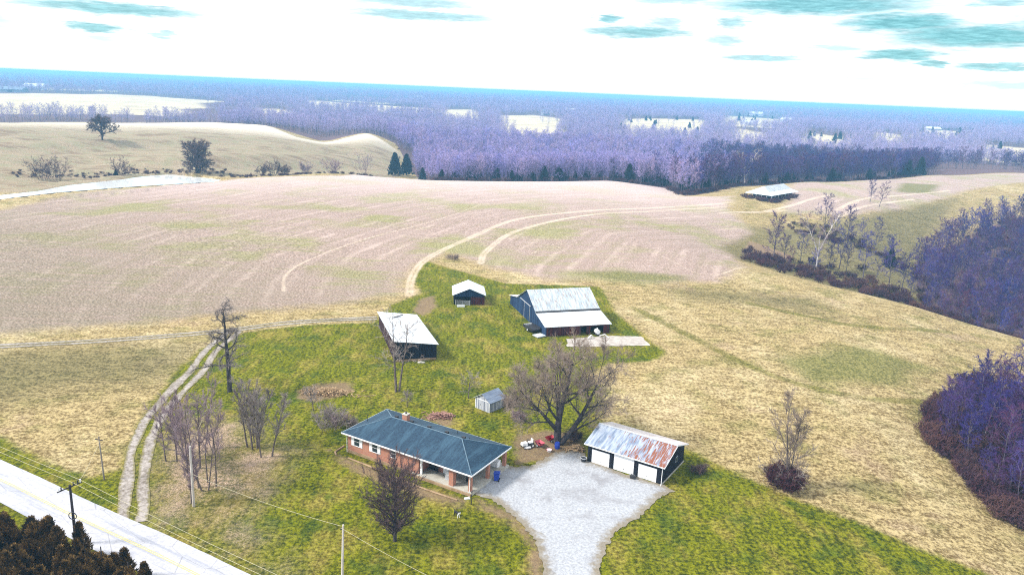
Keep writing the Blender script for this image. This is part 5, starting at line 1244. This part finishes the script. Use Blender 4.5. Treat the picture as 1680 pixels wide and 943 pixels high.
# long shed
LS = empty('long_shed', (-21.3, 134.2, 0), BZ, 'long black shed with white sheet roof behind the twin trunk tree', 'shed')
SW, SD = 7.9, 22.5
zf = lambda x, y: 4.15 - 1.0 * x / SW - .95 * y / SD
def wallq(parent, name, pts, mat): 
    m_ = MB()
    for (xa, ya), (xb, yb), z0 in pts:
        dx, dy = xb - xa, yb - ya; l = math.hypot(dx, dy); nx, ny = -dy / l * .12, dx / l * .12
        V = [(xa, ya, z0), (xb, yb, z0), (xb, yb, zf(xb, yb) - .1), (xa, ya, zf(xa, ya) - .1)]
        V += [(x + nx, y + ny, z) for x, y, z in V]
        m_.add(V, [(0, 1, 2, 3), (7, 6, 5, 4), (0, 4, 5, 1), (1, 5, 6, 2), (2, 6, 7, 3), (3, 7, 4, 0)])
    return m_.build(name, mat, parent)
wallq(LS, 'side_wall', [((0, SD), (0, 0), -.3)], boards('dark_red_black_boards', (.045, .014, .016), (.016, .012, .02), .3))
wallq(LS, 'side_wall', [((SW, .13), (SW, SD), -.3)], M_black)
wallq(LS, 'front_wall', [((.13, 0), (SW, 0), .45)], M_black); wallq(LS, 'rear_wall', [((SW - .13, SD), (.13, SD), -.3)], M_black)
MB().box(.15, SW - .1, .02, .1, -.2, .44).build('foundation', M_tan, LS)
sheet(LS, 'roof', [(x, y, zf(x, y)) for x, y in ((-.35, -.4), (SW + .35, -.4), (SW + .35, SD + .3), (-.35, SD + .3))], M_roofB)
MB().slab([(2.5, SD - 4.5, zf(2.5, SD - 4.5) + .06), (4.9, SD - 2.2, zf(4.9, SD - 2.2) + .3), (4.8, SD - 1.8, zf(4.8, SD - 1.8) + .34), (2.3, SD - 4.1, zf(2.3, SD - 4.1) + .06)], .05).build('loose_sheet', M_darkm, LS)
t = empty('stone_step', (Matrix.Translation(LS.location) @ Matrix.Rotation(BZ, 4, 'Z') @ Vector((4.6, -1.2, 0))), .4, 'small pile of pale stones on the grass before the black front of the long shed', 'stones')
MB().ball((0, 0, .1), .6, .35, .22).build('stone', M_conc, t); MB().ball((.5, -.2, .08), .4, .3, .16).build('stone', M_conc, t); MB().ball((-.1, .3, .35), .3, .22, .4).build('stone', M_tan, t)
# small open shed
OS = empty('open_shed', (-13.7, 174.9, 0), math.radians(6), 'small open fronted shed with white gabled roof and gate at the field edge', 'shed')
OW, OD = 7.3, 8.2
gp_ = [(0, 2.5), (OW / 2, 4.0), (OW, 2.5)]
sw = MB().box(0, .12, 0, OD, -.3, 2.5).build('side_wall', M_black, OS); MB().box(OW - .12, OW, 0, OD, -.3, 2.5).build('side_wall', M_barnred, OS)
MB().box(.122, OW - .122, OD - .12, OD, -.3, 2.5).build('rear_wall', M_barnred, OS)
gf_ = MB().add([(0, -.0, 2.0), (OW, -.0, 2.0), (OW, -.0, 2.5), (OW / 2, -.0, 3.95), (0, -.0, 2.5)] + [(0, .1, 2.0), (OW, .1, 2.0), (OW, .1, 2.5), (OW / 2, .1, 3.95), (0, .1, 2.5)], [(0, 1, 2, 3, 4), (9, 8, 7, 6, 5), (0, 5, 6, 1)])
gf_.build('gable', M_barnsky, OS)
MB().box(OW * .55, OW - .13, .1, .18, -.2, 1.98).build('front_boards', M_barnred, OS)
sheet(OS, 'roof_slope', [(-.35, -.4, 2.42), (OW / 2 - .003, -.4, 4.07), (OW / 2 - .003, OD + .3, 4.07), (-.35, OD + .3, 2.42)], M_roofB)
sheet(OS, 'roof_slope', [(OW / 2 + .003, -.4, 4.07), (OW + .35, -.4, 2.42), (OW + .35, OD + .3, 2.42), (OW / 2 + .003, OD + .3, 4.07)], M_roofB)
OM = Matrix.Translation(OS.location) @ Matrix.Rotation(math.radians(6), 4, 'Z')
t = empty('farm_gate', OM @ Vector((2.2, -.6, 0)), math.radians(2), 'pale tubular gate standing in the left half of the small open shed front', 'gate')
gt = MB()
for z in (.2, .45, .7, .95, 1.2): gt.tube((-1.8, 0, z), (1.6, 0, z), .035, .035, 6)
gt.build('rails', M_steel, t); MB().tube((-1.8, 0, 0), (-1.8, 0, 1.35), .05, .05, 6).tube((1.6, 0, 0), (1.6, 0, 1.35), .05, .05, 6).tube((-.1, 0, .2), (-.1, 0, 1.2), .03, .03, 6).build('upright', M_steel, t)
t = empty('trough', OM @ Vector((1.6, -1.7, .0)), .1, 'low white trough on the grass before the gate of the small open shed', 'trough')
MB().box(-.9, .9, -.3, -.22, 0, .35).box(-.9, .9, .22, .3, 0, .35).box(-.9, -.82, -.22, .22, 0, .35).box(.82, .9, -.22, .22, 0, .35).box(-.82, .82, -.22, .22, .02, .08).build('body', M_white, t)
# tiny weathered shed
TS = empty('tiny_shed', (-5.15, 114.9, 0), math.radians(-40), 'tiny weathered grey board shed with blue metal roof on the lawn', 'shed')
TW, TD = 3.1, 3.5
tw = MB().box(0, TW, 0, .08, -.3, 1.8).box(0, .08, .081, TD - .081, -.3, 1.8).box(TW - .08, TW, .081, TD - .081, -.3, 1.8).box(0, TW, TD - .08, TD, -.3, 1.8)
for y in (.0, TD - .08): tw.add([(0, y, 1.802), (TW, y, 1.802), (TW / 2, y, 2.75), (0, y + .08, 1.802), (TW, y + .08, 1.802), (TW / 2, y + .08, 2.75)], [(0, 1, 2), (5, 4, 3), (0, 2, 5, 3), (1, 4, 5, 2)])
tw.build('wall', M_weath, TS)
M_roofC = metal_roof('blue_grey_roof', (.20, .25, .33), (.11, .14, .21), None, .6, .7, 1., .5, .3)
M_roofD = M_roofB
sheet(TS, 'roof_slope', [(TW / 2 + .002, -.25, 2.86), (TW + .3, -.25, 1.72), (TW + .3, TD + .25, 1.72), (TW / 2 + .002, TD + .25, 2.86)], M_roofC, .05)
sheet(TS, 'roof_slope', [(-.3, -.25, 1.72), (TW / 2 - .002, -.25, 2.86), (TW / 2 - .002, TD + .25, 2.86), (-.3, TD + .25, 1.72)], M_roofB, .05)
MB().box(.0, .1, -.03, -.004, 0, 1.78).box(TW - .1, TW, -.03, -.004, 0, 1.78).box(.1, TW - .1, -.03, -.004, 1.7, 1.8).build('corner_board', M_white, TS)
d = MB().box(1.05, 2.05, -.03, -.004, .02, 1.66).build('door', M_weath, TS); MB().box(1.12, 1.18, -.06, -.031, .8, .95).build('handle', M_darkm, d)

# far barn on the rise
EZf = 3.0
fb = gpt(1267, 330); B_ = gp(1267, 321.3, fb[2] + EZf)
fz = math.radians(-42.); FX = 15.2; FD = 34.5; pk = 6.4
FB = empty('far_barn', (B_[0] - FX * math.cos(fz), B_[1] - FX * math.sin(fz), fb[2]), fz, 'long open sided barn with broad white metal roof on the far rise', 'barn')
MB().box(2.5, FX - 3.6, 4.0, 4.2, -1.5, EZf + .3).box(2.5, 2.7, 4.2, FD - 1, -1.5, EZf + .3).box(FX - 3.8, FX - 3.6, 4.2, FD - 1, -1.5, EZf + .5).build('wall', M_black, FB)
xb = FX - 4.6; zb = EZf + 1.25; xm = (xb - .0) / 2 + .6
sheet(FB, 'roof_slope', [(-.2, -.2, EZf), (xb, 5.5, zb), (xm, 9.0, pk)], M_roofB, .1)
sheet(FB, 'roof_slope', [(-.2, -.2, EZf - .004), (xm, 9.0, pk - .004), (xm, FD, pk - .004), (-.2, FD, EZf - .004)], M_roofA, .1)
sheet(FB, 'roof_slope', [(xb, 5.5, zb), (xb, FD, zb), (xm, FD, pk), (xm, 9.0, pk)], M_roofA, .1)
sheet(FB, 'leanto_roof', [(xb + .03, 5.4, zb - .12), (-.15, -.25, EZf - .02), (FX, -.2, EZf - .1), (FX, FD, EZf - .1), (xb + .03, FD, zb - .12)], M_roofB, .1)
for i in range(6): MB().box(.3 + (FX - .6) * i / 5 - .13, .3 + (FX - .6) * i / 5 + .13, .2, .46, -1.5, EZf - .15).build('post', M_steel, FB)
for i in range(1, 8): MB().box(FX - .46, FX - .2, FD * i / 8 - .13, FD * i / 8 + .13, -1.5, EZf - .2).build('post', M_steel, FB)
bp_ = [Vector(FB.location) + Matrix.Rotation(fz, 3, 'Z') @ Vector((FX * rn.uniform(-.08, 1.05), rn.uniform(-6., 1.), 0)) for i in range(40)] + [Vector(FB.location) + Matrix.Rotation(fz, 3, 'Z') @ Vector((FX + rn.uniform(-.5, 4.), rn.uniform(-4, FD * .8), 0)) for i in range(30)]
gn_scatter('barn_brush', np.array([(p.x, p.y, h1(p.x, p.y)) for p in bp_]), rn.uniform(.4, .9, 70), hosts_b[7:], 'dark red weeds along the front of the open sided far barn', 'weeds', 12)

# far farmsteads, tiny in the picture
def farmhouse(px, py, wpx, hpx, label, rz, roofm, wallm, cat='building'):
    g = gpt(px, py); k = pxm(g); w_, h_ = wpx / k, hpx / k; d_ = w_ * .6
    o = empty('farm_building', g, rz, label, cat)
    MB().box(-w_ / 2, w_ / 2, -d_ / 2, d_ / 2, -2, h_ * .5).build('wall', wallm, o)
    MB().prism([(-d_ * .56, h_ * .48), (0, h_), (d_ * .56, h_ * .48), (0, h_ * .5)], -w_ * .53, w_ * .53).build('roof', roofm, o)
    MB().box(-w_ * .1, w_ * .1, -d_ / 2 - .1, -d_ / 2 - .02, 0, h_ * .36).build('door', M_darkm, o)
for a_ in ((58, 147, 24, 8, 'white roofed building on the far left, right of a grey roofed one', .1, M_roofB, M_white), (22, 151, 30, 7, 'long grey building at the far left edge of the white fields', .1, M_roofC, M_weath), (895, 189, 12, 9, 'small dark roofed house beside the pale field beyond the woods', .5, M_roofC, M_weath),
           (936, 184, 16, 6, 'low white building right of the dark roofed house beyond the woods', 0., M_roofB, M_white), (1097, 189, 22, 8, 'broad roofed house above the pale field, left of a long white shed', .2, M_roofC, M_white), (1165, 194, 20, 7, 'long white shed above the woods right of a broad roofed house', .1, M_roofB, M_white),
           (1240, 190, 18, 6, 'white farm building among trees beyond the dark woods', -.1, M_roofB, M_white), (1228, 205, 18, 7, 'long pale barn just above the tops of the dark woods', .1, M_roofB, M_white), (1290, 200, 16, 6, 'pale building right of the barn above the dark woods', .2, M_roofB, M_weath),
           (1345, 208, 20, 6, 'white shed at the edge of a pale field above the dark woods', 0., M_roofB, M_white), (1440, 213, 22, 6, 'long white shed on the pale field beyond the dark woods at the right', .1, M_roofB, M_white), (1530, 214, 18, 5, 'low pale building farthest right among the distant fields', 0., M_roofB, M_weath),
           (690, 162, 10, 5, 'tiny white house on the distant forest plain left of the middle', 0., M_roofB, M_white), (840, 165, 8, 4, 'tiny white house on the distant forest plain near the middle', .3, M_roofB, M_white)):
    farmhouse(*a_)

# ------------------------------------------------------------------ poles and wires
def pole(base, top, name, label, r=.14, mat=M_post, H=None):
    g = gp(*base); H = H or tall(g, *top); g[2] = h1(g[0], g[1])
    dx = gp(*top, H)[:2] - g[:2]
    o = empty(name, g, 0, label, 'utility pole')
    MB().tube((0, 0, -.3), (dx[0] * .5, dx[1] * .5, H), r, r * .7, 10).build('shaft', mat, o)
    return o, g, H
rd = np.array([math.cos(math.radians(-28.6)), math.sin(math.radians(-28.6)), 0]); rnm = np.array([.479, .878, 0])
p1, g1, H1 = pole((125, 892), (115, 795), 'utility_pole', 'dark utility pole with crossarm standing between the road and the bronze cedars', .17, M_postdk)
am = 1.35
arm = MB().tube(-rnm * am + (0, 0, H1 - .25), rnm * am + (0, 0, H1 - .25), .07, .07, 6).build('crossarm', M_postdk, p1)
ins = [g1 + rnm * s * 1.2 + (0, 0, H1 + .08) for s in (-1, .35, 1)]
for s in (-1., -.75, .35, .75, 1.): MB().tube(rnm * s * 1.2 + (0, 0, H1 - .19), rnm * s * 1.2 + (0, 0, H1 + .1), .07, .05, 6).ball(rnm * s * 1.2 + (0, 0, H1 + .1), .09, .09, .06, 8, 4).build('insulator', M_darkm if abs(s) < .9 else M_white, p1)
MB().torus((.08, -.18, H1 * .5), .42, .05, 'y').build('cable_coil', M_darkm, p1)
def wire(name, a_, b__, sag, label, r=.016):
    n = 14; P = [a_ + (b__ - a_) * i / n - np.array([0, 0, sag * 4 * (i / n) * (1 - i / n)]) for i in range(n + 1)]
    return tag(MB().path(P, r, 5).build(name, M_wire), label, 'wire')
up = np.array([0, 0, 1.])
for k, (i, lab) in enumerate(((2, 'pale power wire on the field side of the road pole'), (1, 'pale power wire running just road side of the outer wire'))):
    q = ins[i]
    wire('power_wire', q - rd * 60, q, .5, lab + ', stretch left of the pole'); wire('power_wire', q, q + rd * 62, .7, lab + ', stretch right of the pole')
p2, g2, H2 = pole((171, 786), (160, 716), 'utility_pole', 'slim grey pole with a short crossarm in the grass left of the gravel ruts', .11)
MB().tube((-.75, .2, H2 - .5), (.35, -.1, H2 - .5), .06, .06, 6).build('crossarm', M_postdk, p2)
wire('service_wire', ins[2], g2 + up * (H2 - .5), .25, 'thin wire from the road pole to the slim grey pole beyond it')
p3, g3, H3 = pole((318, 830), (312, 732), 'utility_pole', 'thin pale pole without crossarm among the mauve trees of the driveway', .17, M_postlt)
p4, g4, H4 = pole((561, 975), (567, 860), 'utility_pole', 'thin pale pole at the bottom edge left of the dense plum tree', .14, M_postlt)
MB().tube((0, 0, H4 - .5), (.02, .3, H4 - .5), .07, .07, 6).build('bracket', M_darkm, p4)
wire('service_wire', g3 + up * (H3 * .55), g4 + up * (H4 - .1), .4, 'thin wire running low from the mauve trees pole to the bottom edge pole')
wire('service_wire', g4 + up * (H4 - .3), g4 + np.array([14, -6.5, 5.]), .3, 'thin wire leaving the bottom edge pole to the right')
wire('service_wire', g3 + up * (H3 - .2), np.array([-40.5, 96., 7.2]), .1, 'short wire from the top of the mauve trees pole into the slim clump')

# ------------------------------------------------------------------ sky, sun, air, camera
def sky_dir(px, py):
    d = ray(px, py); return math.atan2(d[0], d[1]), math.atan2(d[2], math.hypot(d[0], d[1]))
SUN_EL, SUN_AZ = math.radians(42), math.radians(-100)      # azimuth from straight ahead, negative to the left
W = bpy.data.worlds.new('World'); scene.world = W; W.use_nodes = True
nt = W.node_tree; bg = nt.nodes['Background']
sky = N(nt, 'ShaderNodeTexSky', {'sky_type': 'NISHITA', 'sun_disc': False, 'sun_elevation': SUN_EL, 'sun_rotation': SUN_AZ})
v = N(nt, 'ShaderNodeTexCoord').outputs['Generated']
s = N(nt, 'ShaderNodeSeparateXYZ', {}, {0: v}).outputs
AZ = mth(nt, 'ARCTAN2', s[0], s[1]); EL = mth(nt, 'ARCSINE', s[2])
sv = N(nt, 'ShaderNodeCombineXYZ', {}, {0: mth(nt, 'MULTIPLY', AZ, 22.), 1: mth(nt, 'MULTIPLY', EL, 150.)}).outputs[0]
n1 = mth(nt, 'SUBTRACT', noise(nt, sv, 1.3, 6, .65), .5); n2 = mth(nt, 'SUBTRACT', noise(nt, mapv(nt, sv, loc=(31, 17, 0)), 1.3, 6, .65), .5)
AZw = mth(nt, 'ADD', AZ, mth(nt, 'MULTIPLY', n1, .075)); ELw = mth(nt, 'ADD', EL, mth(nt, 'MULTIPLY', n2, .017))
tot = None
for (px, py, hw, hh, st) in ((180, 14, 120, 9, .7), (155, 45, 38, 7, .7), (270, 57, 20, 5, .5), (170, 64, 20, 4, .35), (680, 4, 95, 8, .55), (690, 26, 115, 8, .6), (1000, 32, 24, 8, .7), (1050, 53, 84, 9, .7), (1090, 38, 26, 8, .5),
        (1202, 37, 26, 9, .6), (1190, 66, 30, 7, .5), (1250, 95, 56, 6, .6), (1340, 9, 155, 14, .75), (1480, 38, 85, 14, .8), (1600, 60, 115, 17, 1.), (1480, 90, 52, 9, .75), (1370, 80, 32, 6, .45), (1530, 104, 20, 6, .7), (1640, 110, 48, 6, .7), (1640, 5, 40, 6, .6),
        (1100, 1, 65, 5, .5), (1650, 140, 60, 5, .4), (1410, 130, 40, 3, .3), (1500, -70, 240, 22, .8), (900, -60, 200, 20, .6), (300, -70, 260, 22, .7), (1900, 40, 160, 18, .9), (-200, 20, 140, 14, .6)):
    a0, e0 = sky_dir(px, py)
    q = mth(nt, 'ADD', mth(nt, 'POWER', mth(nt, 'DIVIDE', mth(nt, 'SUBTRACT', AZw, a0), hw / FPX), 2.), mth(nt, 'POWER', mth(nt, 'DIVIDE', mth(nt, 'SUBTRACT', ELw, e0), hh / FPX), 2.))
    f = ramp(nt, q, .1, 1.7, min(1., st * 1.3), 0.)
    f = f; tot = f if tot is None else mth(nt, 'MAXIMUM', tot, f)
wisp = mth(nt, 'MULTIPLY', ramp(nt, noise(nt, mapv(nt, sv, (.8, 1.2, 1), loc=(7, 3, 0)), .55, 6, .68), .50, .74, 0, .75), mth(nt, 'MULTIPLY', ramp(nt, EL, .03, .13), ramp(nt, AZ, -.25, .35, .3, 1)))
tot = mth(nt, 'MAXIMUM', tot, wisp)
nish = N(nt, 'ShaderNodeMix', {'data_type': 'RGBA', 'blend_type': 'MULTIPLY'}, {0: 1., 6: sky.outputs[0], 7: (.1, .1, .1, 1)}).outputs[2]
white = mix(nt, .88, nish, (1.03, 1.06, 1.10))
gapc = mix(nt, .85, nish, mix(nt, ramp(nt, noise(nt, sv, 2.2, 6, .7), .35, .7), (.10, .35, .40), (.24, .60, .66)))
nt.links.new(mix(nt, tot, white, gapc), bg.inputs[0]); bg.inputs[1].default_value = .74

L = bpy.data.lights.new('sun', 'SUN'); L.energy = 2.9; L.angle = math.radians(9); L.color = (1, .95, .88)
so = bpy.data.objects.new('sun', L); col.objects.link(so)
sd = Vector((math.sin(SUN_AZ) * math.cos(SUN_EL), math.cos(SUN_AZ) * math.cos(SUN_EL), math.sin(SUN_EL)))
so.rotation_euler = (-sd).to_track_quat('-Z', 'Y').to_euler()

hm = bpy.data.materials.new('air'); hm.use_nodes = True; nt = hm.node_tree; nt.nodes.clear()
pv = N(nt, 'ShaderNodeVolumePrincipled', {}, {'Color': (.26, .62, 1.0, 1), 'Density': .00025, 'Anisotropy': .0})
nt.links.new(pv.outputs[0], N(nt, 'ShaderNodeOutputMaterial').inputs['Volume'])
hb = MB().box(-61000, 61000, -61000, 61000, -36, 54).build('haze', hm); hb['kind'] = 'stuff'; hb['label'] = 'thin blue haze over the far country'

cam = bpy.data.cameras.new('camera'); cam.sensor_width = 36; cam.lens = FPX / PW * 36; cam.clip_start = .5; cam.clip_end = 200000
co = bpy.data.objects.new('camera', cam); col.objects.link(co)
c_, s_ = math.cos(ROLL), math.sin(ROLL); up0 = Vector((0, math.sin(PITCH), math.cos(PITCH))); X0 = Vector((1, 0, 0))
rt = X0 * c_ + up0 * s_; upv = X0 * -s_ + up0 * c_; fwd_ = Vector((0, math.cos(PITCH), -math.sin(PITCH)))
Mx = Matrix.Identity(4)
for i in range(3): Mx[i][0], Mx[i][1], Mx[i][2] = rt[i], upv[i], -fwd_[i]
Mx.translation = (0, 0, CAM_H); co.matrix_world = Mx
scene.camera = co
vs = scene.view_settings; vs.view_transform = 'Standard'; vs.look = 'None'; vs.exposure = 1.0; vs.gamma = 1; vs.use_curve_mapping = False
scene.cycles.use_denoising = False; scene.cycles.filter_width = 1.1; scene.cycles.max_bounces = 5; scene.cycles.diffuse_bounces = 2; scene.cycles.glossy_bounces = 2; scene.cycles.volume_bounces = 1; scene.cycles.transparent_max_bounces = 4
scene.cycles.sample_clamp_direct = 6; scene.cycles.sample_clamp_indirect = 2.5; scene.cycles.caustics_reflective = False; scene.cycles.caustics_refractive = False
